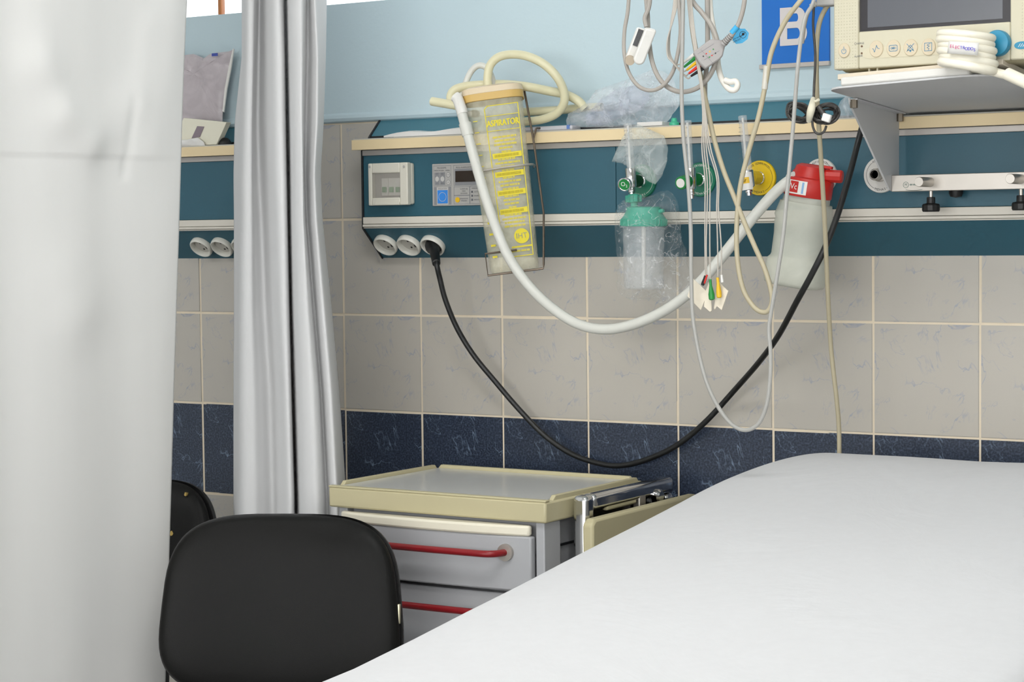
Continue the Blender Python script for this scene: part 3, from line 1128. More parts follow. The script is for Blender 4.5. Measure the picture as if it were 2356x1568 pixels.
def chair(label, c, nrm, W_, H_, lean, torn=False):
    """visitor chair: c centre of the backrest front, nrm horizontal facing direction"""
    n = Vector((nrm[0], nrm[1], 0)).normalized()
    xr = Vector((0, 0, 1)).cross(n).normalized()      # to the viewer's right when facing the chair
    ax = (Vector((0, 0, 1)) * math.cos(lean) - n * math.sin(lean)).normalized()
    nn = xr.cross(ax)
    F = frame(c, xr, ax, nn)
    base = Vector((c.x, c.y, 0)) + n * .2
    t = thing('visitor_chair', label, 'chair', base, 'black visitor chairs')

    def outline(k, m, hw, hh):
        a = 2 * math.pi * k / m
        ca, sa = math.cos(a), math.sin(a)
        e = 2 / 3.6
        return (math.copysign(abs(ca) ** e, ca) * hw, math.copysign(abs(sa) ** e, sa) * hh)

    def pad(hw, hh, z_edge, bulge, back, curve):
        rows, m = [], 72
        for s_, zz in [(0.001, 1.0), (.2, .995), (.4, .97), (.6, .91), (.75, .82), (.86, .70), (.93, .56), (.975, .36), (1.0, .0), (1.0, -.5), (.985, -.9), (.95, -1.0), (.5, -1.0), (.001, -1.0)]:
            row = []
            for k in range(m):
                x, y = outline(k, m, hw * s_, hh * s_)
                x *= 1 + .07 * -(y / hh)                      # a little wider below
                z = z_edge + (bulge * zz if zz >= 0 else back * zz)
                z += curve * (x / hw) ** 2 + .006 * math.exp(-((x - .5 * hw) / (.25 * hw)) ** 2 - ((y - .9 * hh) / (.12 * hh)) ** 2) * (1 if zz > 0 else 0) * -1
                row.append((x, y, z))
            rows.append(row)
        return rows
    mb = MB()
    mb.grid(pad(W_ / 2, H_ / 2, 0, .028, .012, .030), F, closed_u=True)
    bk = mb.build('backrest', m_vin, t, smooth=60)
    mb = MB()
    mb.grid(pad(W_ / 2 + .004, H_ / 2 + .003, -.016, .002, .022, .030), F, closed_u=True)
    mb.build('back_shell', m_shell, t, smooth=60)
    if torn:
        for px_, py_, r_ in ((424, 1136, .006), (394, 1226, .007), (418, 1249, .008)):
            q = F.inverted() @ PP(px_, py_, F @ Vector((0, 0, .036)), nn)
            mb = MB()
            pts = []
            for k in range(9):
                a = 2 * math.pi * k / 9
                rr = r_ * (.7 + .5 * mnoise.noise(Vector((k * 1.3, px_ * .3, py_ * .2))))
                pts.append((q.x + rr * math.cos(a) * .6, q.y + rr * math.sin(a)))
            edge = max(abs(q.x) / (W_ / 2), abs(q.y) / (H_ / 2))
            zt_ = .030 * (q.x / (W_ / 2)) ** 2 + .028 * max(0.1, 1 - max(0, edge - .3) ** 2 * 1.25) + .001
            mb.prism(pts, zt_ - .02, zt_, F)
            mb.build('torn_patch', m_foam, bk)
    else:
        mb = MB()
        mb.box((W_ / 2 - .001, -.030, .016), (W_ / 2 + .0035, .004, .030), F)
        mb.build('metal_tag', m_tagm, t, bevel=.001)
    # seat
    zs = .44
    S = frame(Vector((c.x, c.y, zs)) + n * .27, xr, -n, (0, 0, 1))
    mb = MB()
    mb.grid(pad(W_ / 2 + .01, .225, 0, .03, .03, .0), S, closed_u=True)
    mb.build('seat', m_vin, t, smooth=60)
    # back support bar and tube frame
    mb = MB()
    b0 = F @ Vector((0, -H_ * .35, -.03))
    for sx in (-.05, .05):
        mb.tube([b0 + xr * sx, F @ Vector((sx, -H_ / 2 - .03, -.03)), Vector((c.x, c.y, zs - .03)) + n * .02 + xr * sx, Vector((c.x, c.y, zs - .035)) + n * .2 + xr * sx], .012, 10)
    mb.build('back_support', m_shell, t)
    for sx in (-1, 1):
        for sn in (.07, .46):
            mb = MB()
            a = Vector((c.x, c.y, zs - .03)) + n * sn + xr * (sx * W_ * .44)
            mb.cyl(a, Vector((a.x, a.y, 0)) + xr * (sx * .02) + n * (.04 if sn > .2 else -.06), .011)
            mb.build('leg', m_shell, t)
    return t


cc = P(650, 1392, -.72)
chair('black padded visitor chair in front of the bedside cabinet', cc, (.46, -.89), .42, .318, .16)
cc2 = P(360, 1265, -.34)
chair('worn black chair with torn upholstery behind the near curtain', Vector((cc2.x - .03, cc2.y - .02, .70)), (.25, -.97), .36, .33, .14, torn=True)

# ================================================================== BED
m_sheet = cloth('white_bed_sheet', (212, 212, 213), .0, (60, 60, 60), .05, wr=.15)
m_matt = mat('white_mattress', (226, 226, 226), .9)
m_frame = mat('cream_bed_frame', (214, 210, 196), .45)
BX0, BX1, BY0, BY1 = 1.09, 1.93, -2.2, -.2


def bed_z(y):
    z = .985 + .1215 * (y - BY1) + .016 * max(0, (y + .62) / .42) ** 1.5 if y > -1.5 else .985 + .1215 * (-1.5 - BY1) + .035 * (y + 1.5)
    return z


def bed_outline(t, inset):
    """rounded outline, larger radius at the head corners; t in 0..1, counterclockwise"""
    pts = []
    return pts


def bed_loop(inset, n=24):
    x0, x1, y0, y1 = BX0 + inset, BX1 - inset, BY0 + inset, BY1 - inset
    rxh, ryh, rf = max(.16 - inset, .02), max(.36 - inset, .02), max(.09 - inset, .01)
    pts = []
    for (cx_, cy_, rx, ry, a0) in ((x1 - rxh, y1 - ryh, rxh, ryh, 0), (x0 + rxh, y1 - ryh, rxh, ryh, 90), (x0 + rf, y0 + rf, rf, rf, 180), (x1 - rf, y0 + rf, rf, rf, 270)):
        for k in range(n):
            a = math.radians(a0 + 90 * k / (n - 1))
            ca, sa = math.cos(a), math.sin(a)
            e = .9
            pts.append((cx_ + rx * math.copysign(abs(ca) ** e, ca), cy_ + ry * math.copysign(abs(sa) ** e, sa)))
    # extra points along the straight sides
    out = []
    for k in range(len(pts)):
        a, b = pts[k], pts[(k + 1) % len(pts)]
        L = math.hypot(b[0] - a[0], b[1] - a[1])
        m = max(1, int(L / .05))
        m = {True: 12, False: 1}[L > .3]
        for q in range(m):
            out.append((a[0] + (b[0] - a[0]) * q / m, a[1] + (b[1] - a[1]) * q / m))
    return out


def bed_shell(insets_drops, skirt, wob=True):
    rows = []
    ref = None
    nmax = None
    loops = []
    for ins, dr in insets_drops:
        loops.append((bed_loop(min(ins, .15)), ins, dr))
    n0 = len(loops[0][0])
    for lp, ins, dr in loops:
        row = []
        # resample by index so that all loops share the same count
        m = len(lp)
        for k in range(n0):
            x, y = lp[int(k * m / n0) % m]
            if ins > .15:
                f = (ins - .15) / (.42 - .15) * .96
                xc, yc = (BX0 + BX1) / 2, min(max(y, BY0 + .42), BY1 - .42)
                x += (xc - x) * f
                y += (yc - y) * f
            z = bed_z(y) - dr
            row.append((x, y, z))
        rows.append(row)
    return rows


R_ = .055
sh = [(0.42, 0), (.36, 0), (.28, 0), (.2, .0), (.14, .001), (.10, .003)]
for k in range(1, 9):
    a = math.radians(90 * k / 8)
    sh.append((R_ * (1 - math.sin(a)) + .0, .006 + R_ * (1 - math.cos(a))))
sh += [(.0, .11), (.004, .15), (.012, .2)]


def bed_wave(v):
    v = v.copy()
    v.z += .004 * mnoise.noise(Vector((v.x * 2.5, v.y * 2.0, 1.0))) + .0015 * mnoise.noise(Vector((v.x * 9, v.y * 7, 5.0)))
    return v


mb = MB()
rws = bed_shell(sh, 0)
mb.grid(rws, closed_u=True)
mb.v = [bed_wave(v) for v in mb.v]
# close the crown along the middle strip
n0 = len(rws[0])
left = sorted([k for k in range(n0) if rws[0][k][0] < (BX0 + BX1) / 2], key=lambda k: rws[0][k][1])
right = sorted([k for k in range(n0) if rws[0][k][0] >= (BX0 + BX1) / 2], key=lambda k: rws[0][k][1])
for a in range(min(len(left), len(right)) - 1):
    mb.f.append((left[a], right[a], right[a + 1], left[a + 1]))
sheet = tag(mb.build('bed_sheet', m_sheet, smooth=70), 'plain white fitted sheet stretched over the raised hospital mattress', 'sheet')
bed = thing('hospital_bed', 'hospital bed frame with mattress hidden under the white sheet', 'bed', ((BX0 + BX1) / 2, (BY0 + BY1) / 2, 0))
mb = MB()
lp0 = [(x, y) for x, y in bed_loop(.02)]
v = [(x, y, bed_z(y) - .19) for x, y in lp0] + [(x, y, bed_z(y) - .075) for x, y in lp0]
n0 = len(lp0)
mb.add(v, [tuple(reversed(range(n0))), tuple(range(n0, 2 * n0))] + [(i, (i + 1) % n0, n0 + (i + 1) % n0, n0 + i) for i in range(n0)])
mb.build('mattress', m_matt, bed)
mb = MB()
for x in (BX0 + .06, BX1 - .10):
    mb.box((x, BY0 + .05, .48), (x + .04, BY1 - .1, .54))
for y in (BY0 + .05, -1.2, BY1 - .14):
    mb.box((BX0 + .06, y, .48), (BX1 - .06, y + .04, .54))
mb.build('bed_frame', m_frame, bed, bevel=.004)
for x in (BX0 + .1, BX1 - .1):
    for y in (BY0 + .12, BY1 - .2):
        mb = MB()
        mb.cyl((x, y, .5), (x, y, 0), .022)
        mb.build('leg', m_frame, bed)
for y in (-1.6, -.55):
    mb = MB()
    mb.box((BX0 + .1, y, .53), (BX1 - .1, y + .05, bed_z(y) - .19))
    mb.build('mattress_support', m_frame, bed, bevel=.004)

# ================================================================== SIGN
m_blue = mat('blue_sign_face', (8, 112, 206), .4, var=.02)
m_letter = mat('off_white_letter', (222, 216, 214), .5, var=.01)
a, b = P(1748.5, 150, -.012), P(1906.5, 141, -.012)
sx0, sx1, sz0 = a.x, b.x, (a.z + b.z) / 2
sg = thing('bed_sign', 'blue wall sign with white letter B above the console', 'sign', ((sx0 + sx1) / 2, -.008, sz0))
mb = MB()
mb.box((sx0 + .003, -.0095, sz0), (sx1, -.0042, sz0 + .20))
mb.build('sign_face', m_blue, sg, smooth=0)
mb = MB()
mb.box((sx0 - .002, -.0125, sz0 - .0075), (sx1 + .001, -.0042, sz0 + .001))
mb.build('bottom_strip', m_alu, sg, bevel=.001)
la, lb_ = P(1795, 106, -.0098), P(1857, 14, -.0098)
bw, bh = lb_.x - la.x, lb_.z - la.z


def arc(cx, cy, rx, ry, a0, a1, n=12):
    return [(cx + rx * math.cos(math.radians(a0 + (a1 - a0) * k / n)), cy + ry * math.sin(math.radians(a0 + (a1 - a0) * k / n))) for k in range(n + 1)]


def bar(mb, outer, inner, z0, z1, M):
    """ribbon between two matching open outlines, as a solid"""
    n = len(outer)
    v = [(x, y, z) for z in (z0, z1) for pl in (outer, inner) for x, y in pl]
    f = []
    for k in range(n - 1):
        f += [(2 * n + k, 2 * n + k + 1, 3 * n + k + 1, 3 * n + k), (k, n + k, n + k + 1, k + 1), (k, k + 1, 2 * n + k + 1, 2 * n + k), (n + k, 3 * n + k, 3 * n + k + 1, n + k + 1)]
    f += [(0, 2 * n, 3 * n, n), (n - 1, 2 * n - 1, 4 * n - 1, 3 * n - 1)]
    mb.add(v, f, M)


FB = WALLF((la.x, -.0095, la.z))
mb = MB()
st = bw * .265
tk = bh * .168
mid = bh * .535
mb.prism([(0, 0), (st, 0), (st, bh), (0, bh)], 0, .0010, FB)
for y0, y1, xr in ((0, mid + tk * .5, bw), (mid - tk * .5, bh, bw * .94)):
    ry = (y1 - y0) / 2
    rx = ry * .95
    outer = [(st * .9, y0)] + arc(xr - rx, y0 + ry, rx, ry, -90, 90) + [(st * .9, y1)]
    inner = [(st * .9, y0 + tk)] + arc(xr - rx, y0 + ry, rx - st, ry - tk, -90, 90) + [(st * .9, y1 - tk)]
    bar(mb, outer, inner, -.0002 if y0 else 0, .0012 if y0 else .0014, FB)
mb.build('letter', m_letter, sg, smooth=0)

# ================================================================== THINGS ON AND ABOUT THE CONSOLE
m_hosew = mat('milky_silicone_hose', (218, 218, 210), .35, var=.03, vscale=30)
m_hosey = mat('yellowed_silicone_hose', (226, 220, 184), .35, var=.04, vscale=20)
m_asp = clear('yellowed_clear_plastic', (232, 227, 200), .40, .25, .07, 25, .15)
m_aspcap = mat('cream_rubber_cap', (226, 208, 178), .45)
m_aspband = mat('amber_sealing_band', (214, 178, 104), .45)
m_yprint = mat('yellow_print', (226, 208, 30), .5, var=.05)

# suction canister (leaning), its wire holder
bc, tcn = P(1185, 624, -.158), P(1133, 212, -.158)
asp = thing('suction_canister', 'leaning translucent canister with yellow ASPIRATOR print in a wire holder', 'canister', bc)
AX = (tcn - bc)
AH = AX.length
FA = frame(bc, Vector((0, 1, 0)).cross(AX), (0, -1, 0), AX) if False else axis_frame(bc, AX)
xdir = Vector((1, 0, 0)) - AX.normalized() * AX.normalized().x
FA = frame(bc, xdir, AX.normalized().cross(xdir), AX) @ Matrix.Rotation(math.radians(31), 4, 'Z')      # x to the right, y away from the room, z up the canister
HWt, HWb, DP = .0575, .0475, .044


def sup(hw, hd, e, n=48):
    out = []
    for k in range(n):
        a_ = 2 * math.pi * k / n
        c_, s_ = math.cos(a_), math.sin(a_)
        out.append((math.copysign(abs(c_) ** e, c_) * hw, math.copysign(abs(s_) ** e, s_) * hd))
    return out


rows = []
for h_ in (0, .004, .012, AH * .25, AH * .5, AH * .75, AH - .012, AH - .002):
    f_ = h_ / AH
    k_ = .94 if h_ == 0 else (.985 if h_ < .01 else 1.0)
    hw = (HWb + (HWt - HWb) * f_) * k_
    rows.append([(x, y, h_) for x, y in sup(hw, DP * k_, .55)])
mb = MB()
mb.grid(rows, FA, closed_u=True)
mb.f.append(tuple(range(48)))
mb.build('canister_body', m_asp, asp, smooth=50)
mb = MB()
rows = [[(x, y, h_) for x, y in sup(HWt + o_, DP + o_, .55)] for h_, o_ in ((AH - .020, .0005), (AH - .019, .0025), (AH - .005, .0025), (AH - .004, .0005))]
mb.grid(rows, FA, closed_u=True)
mb.build('sealing_band', m_aspband, asp)
mb = MB()
rows = [[(x, y, h_) for x, y in sup(HWt + o_, DP + o_, .55)] for h_, o_ in ((AH - .006, .002), (AH - .005, .003), (AH + .006, .002), (AH + .010, -.008), (AH + .012, -.03))]
mb.grid(rows, FA, closed_u=True)
mb.f.append(tuple(len(mb.v) - 48 + k for k in range(48)))
cap = mb.build('canister_cap', m_aspcap, asp)
# print, on the front of the canister
FPR = FA @ frame((0, -DP - .0009, 0), (1, 0, 0), (0, 0, 1), (0, -1, 0))


def cz(py):
    return (P(1150, py, -.158) - bc).dot(AX.normalized())


mb = MB()
fx0, fx1 = -.019, .0475


def ptaper(x, z):
    return x * ((HWb + (HWt - HWb) * z / AH) / HWt)


zt_, zb_ = AH - .032, .026
frm = [(ptaper(fx0 + .006, zt_), zt_), (ptaper(fx1, zt_), zt_), (ptaper(fx1, zb_), zb_), (ptaper(fx0 + .006, zb_), zb_), (ptaper(fx0, zb_ + .006), zb_ + .006), (ptaper(fx0, zt_ - .006), zt_ - .006), (ptaper(fx0 + .006, zt_), zt_)]
mb.line(frm, .0016, FPR, 0)
xm = (fx0 + fx1) / 2
zt2 = zt_ - .052
mb.line([(ptaper(fx0, zt_ - .02), zt_ - .020), (ptaper(fx1, zt_ - .02), zt_ - .020)], .0012, FPR, 0)
mb.line([(ptaper(fx0, zt2), zt2 + .003), (ptaper(fx1, zt2), zt2 + .003)], .0012, FPR, 0)
mb.text('ASPIRATOR', FPR @ Matrix.Translation((ptaper(xm, zt_ - .035), zt_ - .035, 0)), .0172, .70)
for kk_, (ox_, oy_) in enumerate(((.0006, .0003), (-.0006, -.0003))):
    mb.text('ASPIRATOR', FPR @ Matrix.Translation((ptaper(xm, zt_ - .035) + ox_, zt_ - .035 + oy_, 0)), .0172, .70, z=.0002 * (kk_ + 1))
lines = [.9, .8, .85, .5, .35, '#', .7, .95, .55, .5, '#', .5, .85, .75, .6, '#', .55, .65, .6, .3, '#', .7, .9, .75, .8]


def blurred_line(mb, xc, z, w, M, h, seed, zz=0.0):
    """small print too fine to read in the photograph: a row of word-length strokes"""
    r_ = random.Random(seed)
    x = xc - w / 2
    while x < xc + w / 2 - .002:
        l_ = min(r_.uniform(.003, .010), xc + w / 2 - x)
        for dz in (-h * .36, 0, h * .36):
            mb.line([(x, z + dz), (x + l_, z + dz)], h * .2, M, zz)
        k_ = x
        while k_ < x + l_:
            mb.line([(k_, z - h * .45), (k_, z + h * .45)], h * .2, M, zz + .0001)
            k_ += h * .62
        x += l_ + .0016


z_ = zt2 - .010
zend = .085
step = (z_ - zend) / (len(lines) - 1)
for ln in lines:
    if ln == '#':
        x0_, x1_ = ptaper(fx0 + .004, z_), ptaper(fx1 - .002, z_)
        mb.add([(x0_, z_ - .0052, 0), (x1_, z_ - .0052, 0), (x1_, z_ + .0052, 0), (x0_, z_ + .0052, 0)], [(0, 1, 2, 3)], FPR)
    else:
        blurred_line(mb, ptaper(xm, z_), z_, ln * .050, FPR, .0036, int(z_ * 1e4))
    z_ -= step
zl = .064
mb.ring(FPR @ Matrix.Translation((ptaper(.026, zl), zl, 0)), .0001, .0145, 0)
mb.line([(ptaper(.002, .045), .044), (ptaper(fx1 - .002, .045), .044)], .003, FPR, 0)
blurred_line(mb, ptaper(xm, .036), .036, .045, FPR, .0036, 5)
for k in range(13):
    zz = .03 + k * .022
    mb.line([(ptaper(-.044, zz), zz), (ptaper(-.036, zz), zz)], .004 if k < 7 else .0015, FPR, 0)
mb.build('yellow_lettering', m_yprint, asp, smooth=0, kind='stuff')
mb = MB()
mb.text('IHT', FPR @ Matrix.Translation((ptaper(.026, zl), zl, .0004)), .0145, .95)
mb.build('logo_lettering', mat('logo_grey_print', (150, 152, 130), .6), asp, smooth=0)
m_btxt = mat('band_lettering_dark_yellow', (190, 172, 20), .6)
mb = MB()
z_ = zt2 - .010
for ln in lines:
    if ln == '#':
        blurred_line(mb, ptaper(xm, z_), z_, .046, FPR, .0048, int(z_ * 1e4), .0004)
    z_ -= step
mb.build('band_lettering', m_btxt, asp, smooth=0, kind='stuff')
# wire holder
hw_ = HWb + .008
mb = MB()
w1, w2, w3, w4 = [FA @ Vector(q) for q in ((-hw_ + .004, -DP - .006, .038), (-hw_ + .004, -DP - .006, -.004), (hw_, -DP - .006, -.004), (hw_, -DP - .006, .02))]
mb.tube([FA @ Vector((.01, -DP - .006, .038)), w1, w2, w3, FA @ Vector((hw_ + .002, -DP - .006, .004)), FA @ Vector((HWt + .012, DP * .2, AH * .3)), FA @ Vector((HWt + .010, DP * .5, AH * .72)), FA @ Vector((HWt + .004, DP * .6, AH + .006))], .0022, 8, smooth=False)
mb.build('wire_holder', m_rust, asp)
mb = MB()
zr = AH * .56
hwr = ptaper(HWt, zr) + .003
mb.tube([FA @ Vector(q) for q in ((-hwr * .62, -DP - .004, zr), (0, -DP - .006, zr + .001), (hwr * .8, -DP - .004, zr + .001), (hwr + .006, -DP * .5, zr + .002), (hwr + .006, DP * .6, zr + .002))], .0022, 8)
mb.build('wire_hoop', m_steel, asp)
# bracket that hooks the holder on the console shelf
mb = MB()
h0 = FA @ Vector((HWt + .010, DP * .5, AH * .72))
mb.tube([h0, Vector((h0.x, -.094, C_S1 + .004)), Vector((h0.x, -.075, C_S1 + .005)), Vector((h0.x, -.05, C_S1 + .004))], .002, 8, smooth=False)
mb.build('hook', m_rust, asp)
# side port
c = P(1082, 262, -.205)
mb = MB()
mb.lathe([(.006, 0), (.0075, .004), (.0075, .012), (.005, .016)], axis_frame(c + Vector((.006, .02, 0)), (-.5, -.8, .1)), 16)
mb.build('side_port', m_black, asp)
mb = MB()
mb.lathe([(.0055, 0), (.0055, .010), (.003, .013)], axis_frame(c + Vector((-.002, .006, 0)), (-.6, -.7, .1)), 16)
mb.build('port_cap', m_white, asp)
# cap spigot
sp = P(1123, 208, -.16)
mb = MB()
mb.cyl(sp + Vector((0, 0, -.012)), sp + Vector((0, 0, .022)), .0075)
mb.build('cap_spigot', m_white, asp)


def YP(*pts):
    return [P(x, y, d) for x, y, d in pts]


# hoses of the canister
mb = MB()
mb.tube(YP((1123, 205, -.16), (1122, 178, -.16), (1128, 150, -.158), (1148, 131, -.152), (1180, 125, -.135), (1215, 130, -.13), (1252, 148, -.12), (1282, 178, -.11), (1297, 210, -.10), (1297, 238, -.095), (1280, 261, -.09), (1250, 274, -.085), (1215, 279, -.08), (1190, 280, -.075)), .0085, 14)
tag(mb.build('rubber_hose', m_hosey), 'yellowed hose arching from the canister cap in a large loop', 'hose', 'hoses about the canister')
mb = MB()
mb.tube(YP((994, 233, -.19), (1012, 236, -.19), (1035, 240, -.19), (1052, 243, -.185)), .0088, 14)
mb.tube(YP((1040, 238, -.185), (1037, 222, -.18), (1046, 207, -.175), (1070, 199, -.16), (1110, 195, -.138), (1160, 194, -.118), (1210, 199, -.12), (1262, 209, -.09), (1300, 217, -.072), (1330, 232, -.066), (1346, 250, -.06)), .0088, 14)
tag(mb.build('rubber_hose', m_hosey), 'yellowed hose with open cut end lying across the canister top', 'hose', 'hoses about the canister')
mb = MB()
mb.tube(YP((1196, 258, -.06), (1240, 256, -.055), (1290, 253, -.05), (1340, 248, -.045), (1385, 246, -.045)), .0085, 14)
tag(mb.build('rubber_hose', m_hosey), 'straight pale hose lying along the console top behind the canister', 'hose', 'hoses about the canister')
mb = MB()
mb.tube(YP((1062, 222, -.165), (1070, 195, -.155), (1083, 166, -.145), (1100, 151, -.14), (1118, 155, -.135), (1131, 176, -.13), (1137, 205, -.13)), .0062, 12)
tag(mb.build('rubber_hose', m_hosew), 'small white tube bowed behind the canister cap spigot', 'hose', 'hoses about the canister')

# long suction hose
hose_pts = YP((1052, 226, -.222), (1060, 252, -.228), (1072, 295, -.232), (1090, 360, -.234), (1113, 440, -.234), (1140, 520, -.232), (1170, 590, -.228), (1215, 655, -.22), (1270, 708, -.22), (1330, 745, -.22), (1390, 757, -.22), (1450, 748, -.22), (1515, 722, -.22), (1575, 682, -.22), (1630, 628, -.22), (1685, 560, -.215), (1735, 497, -.21), (1780, 446, -.20), (1812, 418, -.185), (1838, 407, -.165))
sh_ = thing('suction_hose', 'long milky suction hose sagging between the canister and the red-capped bottle', 'hose', hose_pts[10])
mb = MB()
mb.tube(hose_pts, .0098, 16)
mb.build('hose_tube', m_hosew, sh_)
mb = MB()
mb.tube(YP((1047, 222, -.222), (1053, 228, -.222), (1061, 250, -.228), (1064, 262, -.229)), .0108, 14)
mb.build('hose_elbow', m_white, sh_)
mb = MB()
mb.cyl(P(1070, 284, -.231), P(1077, 312, -.232), .0125, .0112)
mb.build('hose_collar', m_hosew, sh_)
mb = MB()
mb.cyl(P(1818, 414, -.182), P(1845, 405, -.158), .0125, .0135)
mb.build('hose_cuff', m_hosew, sh_)

# flat packs and bags on the shelf
m_pack = mat('white_paper_pack', (232, 230, 226), .6)
a, b = P(888, 309, -.07), P(1080, 300, -.07)
mb = MB()
rr = []
for k in range(13):
    f_ = k / 12
    x_ = a.x + (b.x - a.x) * f_
    hgt = .004 + .008 * min(1, f_ * 3) + .003 * math.sin(f_ * 9)
    rr.append([(x_, -.078, C_S1), (x_, -.078, C_S1 + hgt * .8), (x_, -.060, C_S1 + hgt), (x_, -.043, C_S1 + hgt * .8 + .003), (x_, -.043, C_S1)])
mb.grid(rr)
tag(mb.build('paper_pack', m_pack), 'flat white wrapped pack lying on the shelf left of the canister', 'pack')
a, b = P(1180, 296, -.07), P(1322, 290, -.07)
mb = MB()
mb.box((a.x, -.08, C_S1 - .001), (b.x, -.045, C_S1 + .0085))
pk = tag(mb.build('paper_pack', mat('grey_paper_pack', (196, 196, 202), .5), bevel=.003), 'slim grey paper pack with blue mark right of the canister', 'pack')
mb = MB()
mb.box((b.x - .012, -.0806, C_S1 + .001), (b.x - .005, -.0446, C_S1 + .0089))
mb.build('blue_mark', mat('blue_pack_print', (96, 128, 190), .5), pk)

m_bag = clear('crumpled_clear_film', (240, 244, 248), .27, .2, .08, 20, .35, glint=.10)
m_bagb = clear('bluish_crumpled_film', (206, 210, 232), .26, .2, .10, 20, .35, glint=.06)
m_bagm = clear('milky_film_bag', (228, 236, 234), .27, .22, .08, 22, .35, glint=.10)
m_bagt = clear('thin_clear_film', (242, 244, 244), .08, .1, .05, 30, .9, glint=.34, cw=.014, spec=.9)
m_bagp = clear('pinkish_packaging_film', (208, 198, 202), .88, .3, .08, 14, .3)


def puffy(mb, outline, Y, thick, amp, seed, lean=0.0, rings=12):
    """crumpled bag: outline (photo pixels) at its real distance, filled out front and back"""
    pts = [P(x, y, Y) for x, y in outline]
    n = len(pts)
    den = []
    for k in range(n):
        for q in range(5):
            den.append(pts[k].lerp(pts[(k + 1) % n], q / 5))
    n = len(den)
    c = sum(den, Vector()) / n
    rows = []
    prof = [(s_, 1) for s_ in np.linspace(0.02, 1, rings)] + [(s_, -1) for s_ in np.linspace(.96, .02, rings - 1)]
    zmin = min(p.z for p in den)
    for s_, sd_ in prof:
        row = []
        for p in den:
            q = c + (p - c) * s_
            t_ = thick * math.sqrt(max(0, 1 - s_ ** 2.4))
            n1_ = mnoise.noise(Vector((q.x * 34 + seed, q.z * 34, sd_ * 3 + seed)))
            nz = 1.4 * (abs(n1_) - .25) * 2 + .7 * mnoise.noise(Vector((q.x * 95 + seed, q.z * 95, sd_ * 2)))
            q = q + Vector((0, -sd_ * t_ + amp * nz * (1 - s_ ** 6 * .6) + lean * (q.z - zmin), 0))
            row.append(q)
        rows.append(row)
    mb.grid(rows, closed_u=True)
    m_ = len(rows)
    b0 = len(mb.v) - m_ * n
    mb.f.append(tuple(b0 + k for k in range(n)))
    mb.f.append(tuple(b0 + (m_ - 1) * n + k for k in range(n)))
    return mb


bg = thing('plastic_bag', 'large crumpled clear plastic bag heaped on the console shelf', 'bag', P(1430, 290, -.05))
mb = puffy(MB(), [(1303, 288), (1305, 262), (1322, 252), (1345, 240), (1372, 207), (1400, 196), (1440, 184), (1478, 168), (1505, 158), (1530, 165), (1550, 183), (1563, 215), (1561, 245), (1545, 268), (1530, 288), (1470, 291), (1400, 293), (1340, 293)], -.062, .016, .009, 1.3)
mb.build('clear_film', m_bag, bg, smooth=30)
mb = puffy(MB(), [(1345, 268), (1380, 228), (1420, 205), (1460, 196), (1492, 205), (1498, 228), (1475, 252), (1430, 270), (1390, 288), (1350, 288)], -.060, .012, .006, 7.7)
mb.build('blue_tinted_wrap', m_bagb, bg, smooth=30)
mb = MB()
c0, c1 = P(1470, 288, -.07), P(1528, 284, -.07)
mb.box((c0.x, -.078, C_S1), (c1.x, -.045, C_S1 + .008))
mb.build('backing_card', m_pack, bg, bevel=.001)
c = P(1549, 281, -.07)
mb = MB()
mb.lathe([(.0095, 0), (.0095, .005), (.006, .007), (.005, .013), (.0035, .014)], axis_frame((c.x, -.066, C_S1), (0, 0, 1)), 14)
tag(mb.build('connector_cap', mat('green_small_cap', (70, 190, 150), .4)), 'small turquoise connector cap on the shelf beside the plastic bag', 'cap')
mb = puffy(MB(), [(1935, 230), (1950, 218), (1962, 230), (1972, 262), (1978, 290), (1930, 291), (1918, 280), (1925, 258)], -.068, .012, .006, 4.1)
tag(mb.build('plastic_bag', m_bag, smooth=14), 'small crumpled plastic bag beside the monitor bracket', 'bag')

# ------------------------------------------------------------------ flowmeters
m_tube = clear('clear_flow_tube', (236, 238, 238), .26, .06, spec=.9)
m_gk = mat('green_knob_plastic', (20, 130, 60), .4)
m_ykn = mat('yellow_knob_plastic', (240, 204, 50), .45)
m_dgk = mat('dark_green_probe', (12, 74, 40), .4)


